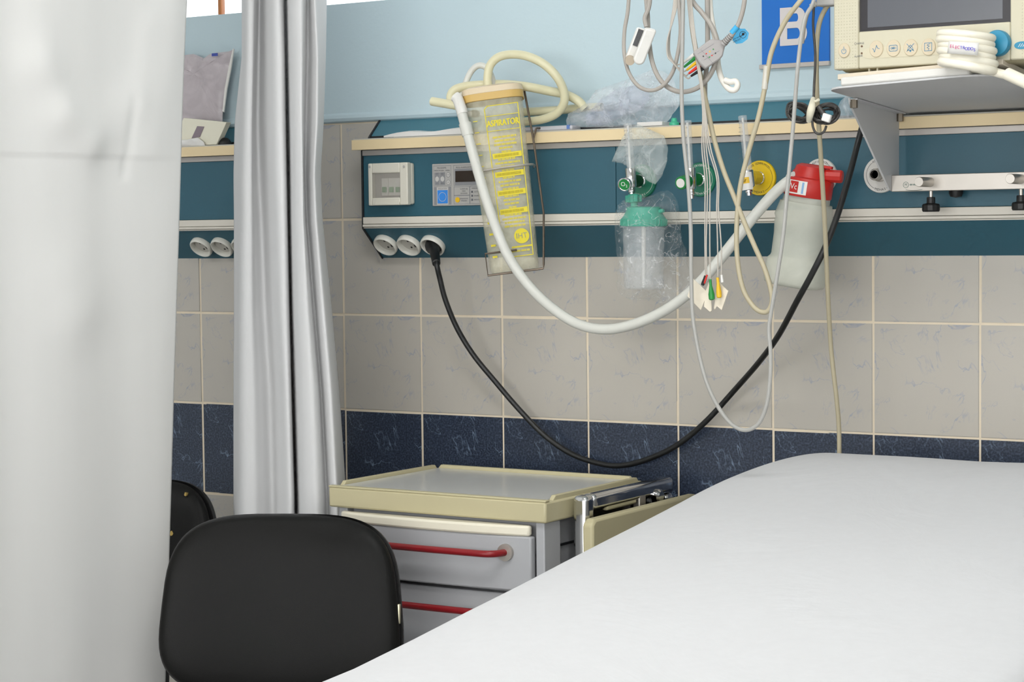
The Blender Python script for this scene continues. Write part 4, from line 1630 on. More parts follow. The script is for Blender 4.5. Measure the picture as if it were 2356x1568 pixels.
def flowmeter(label, ox, top, mid_, bot, kn, kind):
    Yf = -.125
    T, Md, Bt = P(*top, Yf), P(*mid_, Yf), P(*bot, Yf)
    d = (Bt - T).normalized()
    t = thing('flowmeter', label, 'flowmeter', Bt, 'gas flowmeters')
    mb = MB()
    Lt = (Md - T).length
    F = axis_frame(T, d)
    mb.lathe([(.0074, 0), (.0082, .001), (.0082, .006), (.0076, .007), (.0076, Lt)], F, 22)
    tb = mb.build('flow_tube', m_tube, t)
    mb = MB()
    mb.cyl(T + d * .004, Md, .0022, seg=8)
    mb.build('inner_taper', m_white, tb)
    mb = MB()
    Fp = frame(T, (1, 0, 0), -d, (0, -1, 0))
    for k in range(9):
        mb.line([(-.0035, -.014 - k * .008), (.0005, -.014 - k * .008)], .0007, Fp, .0078)
        if k % 2 == 0:
            mb.text(str(9 - k), Fp @ Matrix.Translation((.003, -.014 - k * .008, .0078)), .0045)
    mb.build('tube_scale', print_grey, tb, smooth=0)
    mb = MB()
    Lb = (Bt - Md).length
    kf = 1.22 if kind == 'air' else 1.0
    mb.lathe([(.0095 * kf, 0), (.0102 * kf, .001), (.0102 * kf, Lb * .62), (.0092, Lb * .68), (.0062, Lb * .70), (.0062, Lb * .78), (.0072, Lb * .8), (.0072, Lb * .86), (.0052, Lb * .88), (.0052, Lb)], axis_frame(Md, d), 26)
    bd = mb.build('metal_body', m_chrome, t)
    # probe into the outlet
    pc = Vector((ox, 0, OZ))
    a_ = Vector((ox, CF - .011, OZ))
    e_ = Md + d * (Lb * .33)
    mb = MB()
    if kind == 'air':
        mb.lathe([(.0115, 0), (.0128, .003), (.0128, .026), (.0118, .029), (.008, .029)], axis_frame(a_, (0, -1, 0)), 10)
        mb.build('probe_knob', m_ykn, t, smooth=20)
        mb = MB()
        mb.cyl(a_ + Vector((0, -.028, 0)), e_, .0072)
        mb.build('probe_stem', m_steel, t)
    else:
        mb.lathe([(.0105, 0), (.0118, .003), (.0118, .020), (.0095, .026)], axis_frame(a_, (0, -1, 0)), 20)
        mb.build('probe_knob', m_gk if kind == 'o2b' else m_dgk, t)
        mb = MB()
        mb.cyl(a_ + Vector((0, -.024, 0)), e_, .0068)
        mb.build('probe_stem', m_steel, t)
    # needle valve knob
    if kn:
        k0 = P(kn[0], kn[1], Yf - kn[2])
        e2 = Md + d * (Lb * .40)
        ax_ = (k0 - e2).normalized()
        if kind == 'o2a':
            mb = MB()
            mb.lathe([(.006, -.022), (.006, -.010), (.0118, -.008), (.0128, -.004), (.0128, .002), (.0112, .003), (.0112, .0015), (0, .0015)], axis_frame(k0, ax_), 28)
            kk = mb.build('valve_knob', m_chrome, t)
            FK = frame(k0 + ax_ * .002, Vector((1, 0, 0)) - ax_ * ax_.x, ax_.cross(Vector((1, 0, 0)) - ax_ * ax_.x), ax_)
            mb = MB()
            mb.ring(FK, .0001, .0105, .0002)
            mb.build('knob_face', m_gk, kk)
            mb = MB()
            mb.text('O', FK @ Matrix.Translation((-.002, .001, .0006)), .0115)
            mb.text('2', FK @ Matrix.Translation((.0042, -.003, .0006)), .0075)
            mb.build('knob_lettering', print_white, kk, smooth=0)
        else:
            mb = MB()
            mb.lathe([(.0105, -.030), (.0125, -.026), (.0125, -.002), (.0115, .0)], axis_frame(k0, ax_), 14)
            kk = mb.build('valve_knob', m_gk, t, smooth=20)
            mb = MB()
            mb.lathe([(.0085, 0), (.0085, .0012), (0, .0012)], axis_frame(k0, ax_), 22)
            mb.build('knob_face', m_white, kk)
    if kind == 'air':
        # curved label wrapped on the body
        FL = frame(Md, Vector((1, 0, 0)) - d * d.x, None if False else -d, None) if False else frame(Md, Vector((1, 0, 0)) - d * d.x, -d, (Vector((1, 0, 0)) - d * d.x).cross(-d))
        for nm, z0_, z1_, mm, rr_ in (('label_wrap', .004, .036, m_white, .0128), ('label_patch', .013, .024, m_ybtn, .0131)):
            mb = MB()
            rws_ = []
            for k in range(13):
                an = math.radians(-75 + 140 * k / 12) if nm == 'label_wrap' else math.radians(-62 + 100 * k / 12)
                rws_.append([(rr_ * math.sin(an), -z0_, rr_ * math.cos(an)), (rr_ * math.sin(an), -z1_, rr_ * math.cos(an))])
            mb.grid(rws_, FL)
            mb.build(nm, mm, bd)
        mb = MB()
        mb.text('Ar', FL @ Matrix.Rotation(math.radians(-8), 4, 'Y') @ Matrix.Translation((0, -.0185, .0135)), .011)
        mb.build('label_lettering', print_black, bd, smooth=0)
    return t


fm1 = flowmeter('flowmeter with round O2 knob under the milky bag', .773, (1444, 284), (1450, 387), (1456, 450), (1437, 424, .036), 'o2a')
flowmeter('flowmeter with green knob plugged into the second green disc', .900, (1581, 277), (1588, 386), (1589, 457), (1566, 421, .040), 'o2b')
flowmeter('flowmeter with yellow Ar label plugged into the yellow disc', 1.0235, (1708, 266), (1718, 392), (1728, 449), None, 'air')

# humidifier bottle
m_bot = clear('clear_bottle_plastic', (226, 230, 232), .30, .12, .06, 20)
m_tg = mat('turquoise_bottle_cap', (72, 176, 150), .4, var=.05)
hb = P(1480, 664, -.128)
hum = thing('humidifier_bottle', 'clear humidifier bottle with turquoise cap hanging in a plastic bag', 'bottle', hb)
ht = P(1481, 519, -.128)
hl = (ht - hb).length
mb = MB()
mb.lathe([(.034, 0), (.0365, .003), (.0375, .02), (.0395, hl - .004), (.0395, hl)], axis_frame(hb, ht - hb), 40)
mb.build('bottle_body', m_bot, hum)
mb = MB()
mb.lathe([(.0425, -.001), (.0435, .002), (.0435, .012), (.040, .016), (.034, .026), (.033, .034), (.028, .036), (0, .036)], axis_frame(ht, ht - hb), 36)
cpo = mb.build('screw_cap', m_tg, hum)
mb = MB()
for k in range(36):
    a_ = 2 * math.pi * k / 36
    Fk = axis_frame(ht, ht - hb)
    mb.box((.043, -.0012, .001), (.0446, .0012, .012), Fk @ Matrix.Rotation(a_, 4, 'Z'))
mb.build('cap_ribs', m_tg, cpo, kind='stuff')
nt_ = P(1457, 456, -.126)
mb = MB()
mb.cyl(P(1460, 482, -.126), P(1457, 446, -.126), .007)
mb.build('inlet_stem', m_tg, hum)
mb = MB()
Fn = axis_frame(P(1458, 466, -.126), P(1457, 446, -.126) - P(1458, 466, -.126))
mb.lathe([(.0105, 0), (.0115, .002), (.0115, .014), (.009, .016)], Fn, 12)
for k in range(4):
    mb.box((.008, -.004, .001), (.0155, .004, .014), Fn @ Matrix.Rotation(math.pi / 4 + k * math.pi / 2, 4, 'Z'))
mb.build('wing_nut', m_tg, hum, bevel=.001)
mb = MB()
mb.cyl(P(1508, 488, -.128), P(1527, 484, -.128), .0045, .0035)
mb.build('outlet_spigot', m_tg, hum)
mb = MB()
mb.cyl(P(1481, 520, -.128), P(1481, 660, -.128), .0042, seg=12)
mb.build('dip_tube', m_white, hum)
mb = puffy(MB(), [(1421, 500), (1432, 462), (1455, 448), (1490, 452), (1520, 440), (1538, 438), (1550, 458), (1555, 500), (1558, 545), (1572, 605), (1588, 668), (1586, 708), (1560, 712), (1500, 690), (1450, 690), (1430, 680), (1427, 600)], -.135, .058, .008, 9.2, rings=10)
tag(mb.build('plastic_bag', m_bagt, smooth=14), 'thin clear plastic bag wrapped around the humidifier bottle', 'bag')
mb = puffy(MB(), [(1452, 290), (1468, 285), (1492, 296), (1528, 312), (1537, 340), (1535, 370), (1524, 402), (1508, 424), (1492, 418), (1472, 398), (1450, 388), (1432, 376), (1408, 372), (1418, 345), (1430, 318)], -.118, .018, .006, 12.5)
tag(mb.build('plastic_bag', m_bagm, smooth=40), 'milky plastic bag pulled over the first flowmeter', 'bag')

# ------------------------------------------------------------------ suction jar
m_jar = clear('frosted_jar_plastic', (220, 222, 208), .64, .4, .04, 16)
m_redc = mat('red_plastic_cap', (194, 36, 28), .38, var=.05)
m_redd = mat('dark_red_plastic', (196, 40, 32), .42, var=.05)
jb, jt = P(1826, 657, -.155), P(1858, 450, -.155)
jar = thing('suction_jar', 'frosted suction jar with red cap labelled Vc under the white disc', 'jar', jb)
JA = jt - jb
JL = JA.length
FJ = frame(jb, Vector((1, 0, 0)) - JA.normalized() * JA.normalized().x, JA.normalized().cross(Vector((1, 0, 0))), JA)
rows = []
for h_, hw in ((0, .046), (.002, .051), (.008, .0535), (.044, .0535), (.050, .0480), (.054, .0468), (.090, .0475), (.105, .049), (.112, .0500), (.118, .0485), (.124, .0495), (.150, .0445), (JL - .018, .0400), (JL, .0395)):
    rows.append([(x, y, h_) for x, y in sup(hw, hw * .85, .72)])
mb = MB()
mb.grid(rows, FJ, closed_u=True)
mb.f.append(tuple(range(48)))
for vtx in mb.v:                                   # moulded grip on the left shoulder
    l_ = FJ.inverted() @ vtx
    if l_.x < -.03 and .118 < l_.z < .155:
        vtx += (FJ.to_3x3() @ Vector((-.0075 * math.exp(-((l_.z - .135) / .010) ** 2), 0, 0)))
mb.build('jar_body', m_jar, jar, smooth=60)
FC = FJ @ Matrix.Translation((0, 0, JL))
mb = MB()
mb.lathe([(.0425, -.002), (.0435, .0), (.0435, .028), (.0415, .031), (.036, .033), (.031, .042), (.028, .052), (.020, .056), (0, .056)], FC, 40, 1, .92)
rc = mb.build('red_cap', m_redc, jar)
mb = MB()
a_ = FC @ Vector((.030, -.004, .040))
mb.lathe([(.0105, 0), (.0118, .003), (.0118, .028), (.0095, .031), (0, .031)], axis_frame(a_, RGT * .95 + Vector((0, -.35, -.05))), 10)
mb.build('vacuum_knob', m_redd, jar, smooth=20)
mb = MB()
mb.box((.018, -.01, .053), (.042, -.002, .058), FC)
mb.build('cap_lug', m_redd, jar, bevel=.001)
mb = MB()
mb.cyl(FC @ Vector((-.018, -.012, .043)), P(1843, 406, -.16), .0125, .0115)
mb.build('hose_port', m_redd, jar)
mb = MB()
mb.cyl(FC @ Vector((.02, .02, .045)), Vector((1.145, CF - .01, OZ)), .009)
mb.build('outlet_probe', m_redd, jar)
# wrapped label on the cap rim


def wrapped(mb, F, R, a0, a1, z0_, z1_, sy=.92, n=14):
    rows_ = []
    for k in range(n + 1):
        an = math.radians(a0 + (a1 - a0) * k / n)
        rows_.append([(R * math.sin(an), -R * math.cos(an) * sy, z0_), (R * math.sin(an), -R * math.cos(an) * sy, z1_)])
    mb.grid(rows_, F)
    return mb


lab = wrapped(MB(), FC, .0440, -62, 18, .002, .026).build('cap_label', m_white, rc)
wrapped(MB(), FC, .0443, -26, -3, .0045, .0245).build('label_red_patch', m_redc, rc)
wrapped(MB(), FC, .0443, 6, 11, .004, .024).build('label_blue_strip', mat('pale_blue_print', (140, 180, 220), .5), rc)


def cyltext(mb, s_, F, R, an, z_, size, sy=.92):
    a_ = math.radians(an)
    o_ = Vector((R * math.sin(a_), -R * math.cos(a_) * sy, z_))
    M_ = F @ frame(o_, (math.cos(a_), math.sin(a_) * sy, 0), (0, 0, 1), (math.sin(a_), -math.cos(a_) / sy, 0))
    mb.text(s_, M_, size)


mb = MB()
cyltext(mb, 'Vc', FC, .0448, -14.5, .0145, .0145)
mb.build('label_lettering', print_white, rc, smooth=0)
mb = MB()
for k in range(4):
    a_ = math.radians(-42)
    M_ = FC @ frame((.0446 * math.sin(a_), -.0446 * math.cos(a_) * .92, .021 - k * .005), (math.cos(a_), math.sin(a_) * .92, 0), (0, 0, 1), (math.sin(a_), -math.cos(a_) / .92, 0))
    blurred_line(mb, 0, 0, .013 - .002 * (k % 2), M_, .0022, k)
mb.build('label_small_print', print_grey, rc, smooth=0)

# ------------------------------------------------------------------ monitor bracket
m_wm = mat('white_painted_metal', (204, 204, 204), .5, var=.02)
m_bolt = mat('tarnished_bolt', (128, 118, 104), .4, .7)
FLs, FRs = P(1897, 206, -.42), P(2215, 176, -.42)
BLs, BRs = P(2105, 264, -.055), P(2356, 257, -.055)
sxL, sxR = 1.31, 1.632


def shz(x, y):
    f_ = (y + .42) / (.42 - .055)
    u_ = (x - sxL) / (sxR - sxL)
    zf = FLs.z + (FRs.z + .003 - FLs.z) * u_
    return zf + (BLs.z - zf) * f_


br = thing('monitor_bracket', 'white metal shelf bracket clamped to the console carrying the monitor', 'bracket', (1.47, -.2, 1.43))
pl = []
for cx_, cy_, r_, a0 in ((sxR - .06, -.055 - .02, .02, 0), (sxL + .02, -.055 - .02, .02, 90), (sxL + .03, -.42 + .03, .03, 180), (sxR - .11, -.42 + .10, .10, 270)):
    for k in range(9):
        a_ = math.radians(a0 + 90 * k / 8)
        if a0 in (0, 270):
            pl.append((cx_ + (sxR - cx_) * math.cos(a_) if a0 == 270 else cx_ + .06 * math.cos(a_), cy_ + r_ * math.sin(a_)))
        else:
            pl.append((cx_ + r_ * math.cos(a_), cy_ + r_ * math.sin(a_)))
mb = MB()
n = len(pl)
mb.add([(x, y, shz(x, y)) for x, y in pl] + [(x, y, shz(x, y) + .003) for x, y in pl], [tuple(reversed(range(n))), tuple(range(n, 2 * n))] + [(i, (i + 1) % n, n + (i + 1) % n, n + i) for i in range(n)])
mb.build('shelf_plate', m_wm, br, smooth=0)
YB_ = -.122
for xx in (1.302, 1.606):
    tip = PXX(1951, 224, 1.302)
    mb = MB()
    yF, yK = tip.y, -.092
    zF, zK = shz(xx, yF), shz(xx, yK)
    zb0 = P(2050, 440, YB_).z
    mb.prism([(yF, zF), (yF + .004, zF - .010), (YB_ - .012, zb0 + .002), (YB_ + .004, zb0), (yK, zb0 + .03), (yK, zK)], 0, .0035, frame((xx, 0, 0), (0, 1, 0), (0, 0, 1), (1, 0, 0)))
    mb.build('side_plate', m_wm, br, smooth=0)
    mb = MB()
    mb.box((xx, yF + .002, zF - .003), (xx + .016, yK, zF - .0005))
    for vtx in mb.v:
        vtx.z += shz(xx, vtx.y) - zF
    mb.build('top_flange', m_wm, br, smooth=0)
    for px_, py_ in ((1962, 233), (2068, 261)):
        q = PXX(px_, py_, 1.308)
        mb = MB()
        zt_ = shz(xx, q.y)
        mb.lathe([(.0065, -.014), (.0065, 0)], axis_frame((xx + .008, q.y, zt_ - .002), (0, 0, 1)), 6)
        mb.build('bolt', m_bolt, br, smooth=0)
bz0, bz1 = P(2055, 441, YB_).z, P(2055, 403, YB_).z
mb = MB()
mb.box((1.3055, YB_ - .006, bz0), (1.606, YB_ + .006, bz1))
mb.build('steel_bar', m_steel, br, bevel=.001)
for px_, py_ in ((2139, 419), (2347, 412)):
    q = P(px_, py_, YB_ - .006)
    mb = MB()
    mb.lathe([(.0085, 0), (.0085, .0495), (.0078, .051), (0, .051)], axis_frame(q, (0, -1, 0)), 22)
    mb.build('support_pin', m_steel, br)
for px_, py_ in ((2142, 441), (2349, 434)):
    q = P(px_, py_, YB_)
    mb = MB()
    zt_ = bz0
    mb.cyl((q.x, YB_, zt_ + .01), (q.x, YB_, zt_ - .013), .0032, seg=10)
    mb.build('clamp_screw', m_steel, br)
    mb = MB()
    mb.lathe([(.0065, -.0105), (.0075, -.0115), (.0075, -.021), (.014, -.0225), (.0155, -.025), (.0155, -.0335), (.014, -.036), (0, -.036)], axis_frame((q.x, YB_, zt_), (0, 0, 1)), 12)
    mb.build('clamp_knob', m_black, br, smooth=25)
q = P(2200, 437, YB_ + .035)
mb = MB()
mb.lathe([(.006, .012), (.0125, .004), (.0125, -.006), (.010, -.012), (0, -.014)], axis_frame((q.x, YB_ + .034, bz0 + .002), (0, 0, 1)), 16)
mb.build('clamp_knob', m_black, br)
for xx in (1.34, 1.57):
    mb = MB()
    mb.box((xx, YB_ + .005, bz0 + .006), (xx + .03, CF - .0012, bz1 - .006))
    mb.build('rail_clamp', m_steel, br, bevel=.001)
FBm = WALLF((P(2084, 425, YB_ - .0065).x, YB_ - .0063, P(2084, 425, YB_ - .0065).z))
mb = MB()
mb.ring(FBm, .0046, .0053, 0)
mb.text('M', FBm, .0065)
blurred_line(mb, .0165, 0, .018, FBm, .0026, 3)
mb.line([(.0 + .001 * k, -.0088 - .0012 * math.sin(k / 30 * math.pi)) for k in range(31)], .0008, FBm, 0)
mb.build('bar_logo', mat('green_grey_print', (96, 126, 116), .6), br, smooth=0)

# pads lying on the bracket shelf
m_foamw = mat('white_foam_sheet', (226, 224, 218), .8)
m_cardb = mat('worn_cream_card', (222, 210, 190), .8, var=.08, vscale=50)
YM = -.395


def slab(name, x0, x1, y0, y1, off, th, mm, label, cat, bev=.001):
    mb = MB()
    mb.box((x0, y0, 0), (x1, y1, th))
    for vtx in mb.v:
        vtx.z += shz(vtx.x, vtx.y) + .003 + off
    return tag(mb.build(name, mm, bevel=bev), label, cat)


slab('foam_pad', 1.337, 1.553, -.4215, -.30, .0003, .014, m_foamw, 'white foam sheet along the front edge of the monitor shelf', 'pad', .003)
slab('card_sheet', 1.322, 1.60, -.398, -.10, .0148, .0088, m_cardb, 'worn cream card packed under the monitor', 'card')

# ------------------------------------------------------------------ monitor
m_mon = mat('cream_monitor_plastic', (208, 202, 178), .45, var=.02)
m_mon2 = mat('cream_recess_plastic', (212, 204, 178), .5, var=.02)
m_scr = mat('grey_blank_screen', (98, 100, 106), .18, var=.02)
m_scrb = mat('black_screen_bezel', (46, 44, 48), .3, var=.03)
m_btn = mat('beige_button', (214, 200, 172), .45, var=.03)
m_icon = mat('blue_icon_print', (86, 142, 176), .6, var=0)
m_bkn = mat('blue_knob', (40, 140, 176), .35, var=.04)
mA = P(1918, 161, YM)
mB_ = P(1921, 0, YM)
mx0, mz0 = mA.x, mA.z
mx1, mz1 = mx0 + .362, mz0 + .285
mon = thing('patient_monitor', 'cream patient monitor with grey blank screen on the bracket shelf', 'monitor', ((mx0 + mx1) / 2, YM + .08, mz0 - .012))
FM = WALLF((mx0, YM, mz0))


def ML(px, py, z=0.0):
    q = P(px, py, YM - z)
    return q.x - mx0, q.z - mz0


mb = MB()
s0, s1 = ML(1975, 73), ML(2324, 52)
sx0_, sz0_, sx1_ = s0[0], s0[1], s1[0]
sz1_ = sz0_ + (sx1_ - sx0_) * .76
Wm, Hm = mx1 - mx0, mz1 - mz0
for lo, hi in (((0, 0, -.022), (sx0_, Hm, 0)), ((sx1_, 0, -.022), (Wm, Hm, 0)), ((sx0_, 0, -.022), (sx1_, sz0_, 0)), ((sx0_, sz1_, -.022), (sx1_, Hm, 0))):
    mb.box(lo, hi, FM)
fr = mb.build('front_frame', m_mon, mon, bevel=.0025)
mb = MB()
mb.prism([(-.022, .0), (-.14, .012), (-.16, .03), (-.16, Hm - .03), (-.14, Hm - .006), (-.022, Hm)], .003, Wm - .003, FM @ Matrix(((0, 0, 1, 0), (0, 1, 0, 0), (1, 0, 0, 0), (0, 0, 0, 1))))
mb.build('housing', m_mon, mon, bevel=.003)
mb = MB()
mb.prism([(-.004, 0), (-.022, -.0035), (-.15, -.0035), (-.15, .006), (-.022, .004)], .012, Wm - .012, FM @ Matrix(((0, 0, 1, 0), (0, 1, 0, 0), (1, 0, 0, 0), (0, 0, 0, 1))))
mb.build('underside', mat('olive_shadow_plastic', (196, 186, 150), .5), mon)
for px_ in (1996, 2015):
    x_ = ML(px_, 150)[0]
    mb = MB()
    mb.box((x_ - .0012, -.0045, -.03), (x_ + .0012, -.0005, -.006), FM)
    mb.build('rib', m_mon, mon)
mb = MB()
mb.box((sx0_ - .001, sz0_ - .001, -.012), (sx1_ + .001, sz1_ + .001, -.0065), FM)
mb.build('screen_bezel', m_scrb, mon, smooth=0)
mb = MB()
d0, d1 = ML(1993, 63), ML(2304, 48)
mb.box((d0[0], d0[1], -.0066), (d1[0], sz1_ - .012, -.0058), FM)
mb.build('screen', m_scr, mon, smooth=0)
# button strip recess
mb = MB()
r0, r1 = ML(1984, 136), ML(2240, 92)
rc_ = [(r0[0] + .012, r0[1])] + [(r1[0], r0[1]), (r1[0], r1[1] - .002)] + [(r0[0] + .012, r1[1] - .002)]
hh = (r1[1] - .002 - r0[1])
rc_ = [(r1[0], r0[1]), (r1[0], r0[1] + hh)] + arc(r0[0] + .014, r0[1] + hh / 2, .014, hh / 2, 90, 270)
mb.prism(rc_, 0, .0006, FM)
mb.build('button_strip', m_mon2, mon, smooth=0)
MS = 1.0 / (FPX / (P(2060, 110, YM) - CAM).dot(FWD))


def button(px, py, rx, ry, mm=m_btn):
    x_, y_ = ML(px, py)
    Fb = FM @ Matrix.Translation((x_, y_, 0))
    mb = MB()
    mb.lathe([(1.0, 0), (1.0, .0018), (.94, .0026), (0, .0026)], Fb, 28, rx, ry)
    return mb.build('button', mm, mon), Fb


ICON = .0029
bl = []
for px_, py_, ic in ((1943, 116, 'power'), (2017, 112.5, 'wave'), (2056.5, 111, 'freeze'), (2096, 109.5, 'mute'), (2137, 108, 'strip'), (2174, 106, 'x')):
    rx, ry = (.0100, .0118) if ic == 'power' else (.0118, .0135)
    bo, Fb = button(px_, py_, rx, ry)
    mb = MB()
    if ic == 'power':
        mb.ring(Fb @ Matrix.Translation((0, -.0015, 0)), .0034, .0043, ICON, math.radians(115), math.radians(425))
        mb.line([(0, .0058), (0, -.001)], .0009, Fb, ICON)
    elif ic == 'wave':
        mb.line([(-.006, .0005), (-.0045, -.0002), (-.0025, -.0052), (.001, .0055), (.0025, .0012), (.006, -.0004)], .0009, Fb, ICON)
    elif ic == 'freeze':
        mb.line([(-.0068, -.0036), (-.0068, .0036), (-.005, .0046), (.005, .0046), (.0068, .0036), (.0068, -.0036), (.005, -.0046), (-.005, -.0046), (-.0068, -.0036)], .0009, Fb, ICON)
        for k in range(4):
            a_ = math.radians(k * 45)
            mb.line([(-.005 * math.cos(a_), -.0028 * math.sin(a_)), (.005 * math.cos(a_), .0028 * math.sin(a_))], .0007, Fb, ICON)
    elif ic == 'mute':
        mb.line([(-.006, .006), (.006, -.006)], .0009, Fb, ICON)
        mb.line([(-.006, -.006), (.006, .006)], .0009, Fb, ICON)
        mb.line([(-.005, -.0042), (-.0032, .001), (0, .004), (.0032, .001), (.005, -.0042), (-.005, -.0042)], .0008, Fb, ICON)
        mb.ring(Fb @ Matrix.Translation((0, -.0054, 0)), .0001, .0016, ICON)
    elif ic == 'strip':
        mb.line([(-.006, -.0062), (.006, -.0062), (.006, .0062), (-.006, .0062), (-.006, -.0062)], .0009, Fb, ICON)
        mb.line([(.003, .005), (-.002, .003), (.002, .001), (-.002, -.001), (.0015, -.003), (0, -.005)], .0008, Fb, ICON)
    if mb.v:
        mb.build('button_icon', m_icon, bo, smooth=0)
mb = MB()
for px_, py_, s_ in ((1977, 100, 'CHARGE'), (1975, 129.5, 'ALARM')):
    x_, y_ = ML(px_, py_)
    mb.text(s_, FM @ Matrix.Translation((x_, y_, .0004)), .0044)
mb.build('lamp_lettering', print_grey, mon, smooth=0)
for px_, py_ in ((1983, 106.5), (1983, 122.5)):
    x_, y_ = ML(px_, py_)
    mb = MB()
    mb.lathe([(.0017, 0), (.0017, .0008), (0, .0010)], FM @ Matrix.Translation((x_, y_, 0)), 14)
    mb.build('indicator_lamp', mat('brown_lamp', (110, 84, 60), .4), mon)
x_, y_ = ML(2298, 100)
mb = MB()
mb.lathe([(.0205, 0), (.0205, .010), (.019, .013), (.012, .0145), (0, .0145)], FM @ Matrix.Translation((x_, y_, 0)), 36)
mb.build('dial_knob', m_bkn, mon)
x_, y_ = ML(2351, 104)
mb = MB()
mb.lathe([(.0120, 0), (.0120, .0008), (0, .0008)], FM @ Matrix.Translation((x_, y_, 0)), 28, 1, .5)
lg = mb.build('logo_plate', m_bkn, mon)
mb = MB()
for k in (-1, 0, 1):
    mb.line([(k * .0035 - .0016, -.0022), (k * .0035 + .0016, .0026)], .0008, FM @ Matrix.Translation((x_, y_, 0)), .0011)
mb.build('logo_lettering', print_white, lg, smooth=0)
# dimpled grip strips
for u0, u1 in ((.004, .0395), (Wm - .046, Wm - .008)):
    mb = MB()
    u = u0
    while u < u1:
        v_ = .004
        while v_ < .135:
            if not (math.hypot((u - ML(1943, 116)[0]) / .0125, (v_ - ML(1943, 116)[1]) / .0145) < 1) and not (math.hypot((u - x_) / .014, (v_ - y_) / .008) < 1):
                mb.add([(u - .0007, v_ - .0007, .0001), (u + .0007, v_ - .0007, .0001), (u + .0007, v_ + .0007, .0001), (u - .0007, v_ + .0007, .0001), (u, v_, .0007)], [(0, 1, 4), (1, 2, 4), (2, 3, 4), (3, 0, 4)], FM)
            v_ += .0049
        u += .0049
    mb.build('grip_dimples', m_mon, mon, smooth=0, kind='stuff')
# cable plug on the left side of the monitor
mb = MB()
pa, pb = P(1920, 3, YM + .02), P(1886, 4, YM + .02)
mb.box((pb.x, YM + .004, pb.z - .009), (mx0 + .001, YM + .03, pb.z + .011))
mb.build('cable_plug', m_grey, mon, bevel=.003)

# ------------------------------------------------------------------ electrode roll
m_roll = mat('glossy_white_sleeve', (246, 240, 222), .3, var=.02)
ec = P(2228, 160, -.44)
er = thing('electrode_coil', 'coiled white tubing with handwritten ELECTRODOS label in front of the monitor', 'coil', ec)
wc = (P(2293, 120, -.44) - P(2166, 120, -.44)).length / 2
for k in range(6):
    zc = P(2228, 152 - k * 14.0, -.44).z
    xo = (-.0005 - .0010 * k if k < 4 else -.002 - .0018 * (k - 3)) + (.002 if k % 2 else -.001)
    pts = []
    for q in range(28):
        a_ = 2 * math.pi * q / 28
        pts.append(Vector((ec.x + xo + wc * .90 * math.cos(a_), -.44 + .034 * math.sin(a_), zc - .006 * math.cos(a_) * (1.4 - .1 * k) - .0012 * math.sin(a_))))
    mb = MB()
    mb.tube(pts, .0064 if k else .0076, 12, closed=True, smooth=False)
    mb.build('coil_turn', m_roll, er)
a, b = P(2182, 108, -.4865), P(2248, 112, -.4865)
ux = (b - a).normalized()
Fl = frame((a + b) / 2, ux, (0, 0, 1), ux.cross(Vector((0, 0, 1))))
mb = MB()
hw = (b - a).length / 2 + .0015
rws_ = []
for k in range(9):
    u_ = -hw + 2 * hw * k / 8
    rws_.append([(u_, -.0098, -.018 * (u_ / hw) ** 2 * .10), (u_, .0092, -.018 * (u_ / hw) ** 2 * .10)])
mb.grid(rws_, Fl)
lbo = mb.build('paper_label', m_white, er)
sd = lbo.modifiers.new('thick', 'SOLIDIFY')
sd.thickness = .0006
m_pen1, m_pen2 = mat('red_pen', (206, 60, 130), .6, var=0), mat('violet_pen', (92, 84, 200), .6, var=0)
for s_, i0_, mm in (('ELEC', 0, m_pen1), ('TRODOS', 4, m_pen2)):
    mb = MB()
    for i_, ch in enumerate(s_):
        xx = -.0192 + (i_ + i0_) * .00427
        mb.text(ch, Fl @ Matrix.Translation((xx, .0006 * math.sin(i_ * 2.1) - .0003 * (i_ + i0_ - 4), .0016 - .0018 * (xx / hw) ** 2)), .0072, .86)
        mb.text(ch, Fl @ Matrix.Translation((xx + .0003, .0006 * math.sin(i_ * 2.1) - .0003 * (i_ + i0_ - 4), .0018 - .0018 * (xx / hw) ** 2)), .0072, .86)
    mb.build('label_lettering', mm, lbo, smooth=0)
mb = MB()
mb.tube(YP((2280, 163, -.43), (2305, 170, -.43), (2330, 176, -.435), (2365, 192, -.45), (2400, 210, -.46)), .0072, 12)
mb.build('free_end', m_roll, er)
mb = MB()
mb.cyl(P(2318, 170, -.436), P(2390, 203, -.46), .0098)
mb.build('end_sleeve', m_roll, er)

# ------------------------------------------------------------------ cables
m_cg = mat('grey_cable', (172, 166, 158), .5, var=.03)
m_cg2 = mat('pale_grey_lead', (192, 186, 176), .5, var=.03)
m_cb = mat('beige_tube', (188, 178, 150), .45, var=.03)
m_cl = mat('translucent_grey_tube', (172, 171, 166), .4, var=.03)
m_cblk = mat('black_mains_cable', (30, 31, 31), .4, var=.05)
m_cdk = mat('charcoal_cable', (62, 60, 58), .45, var=.06)
YC = -.45

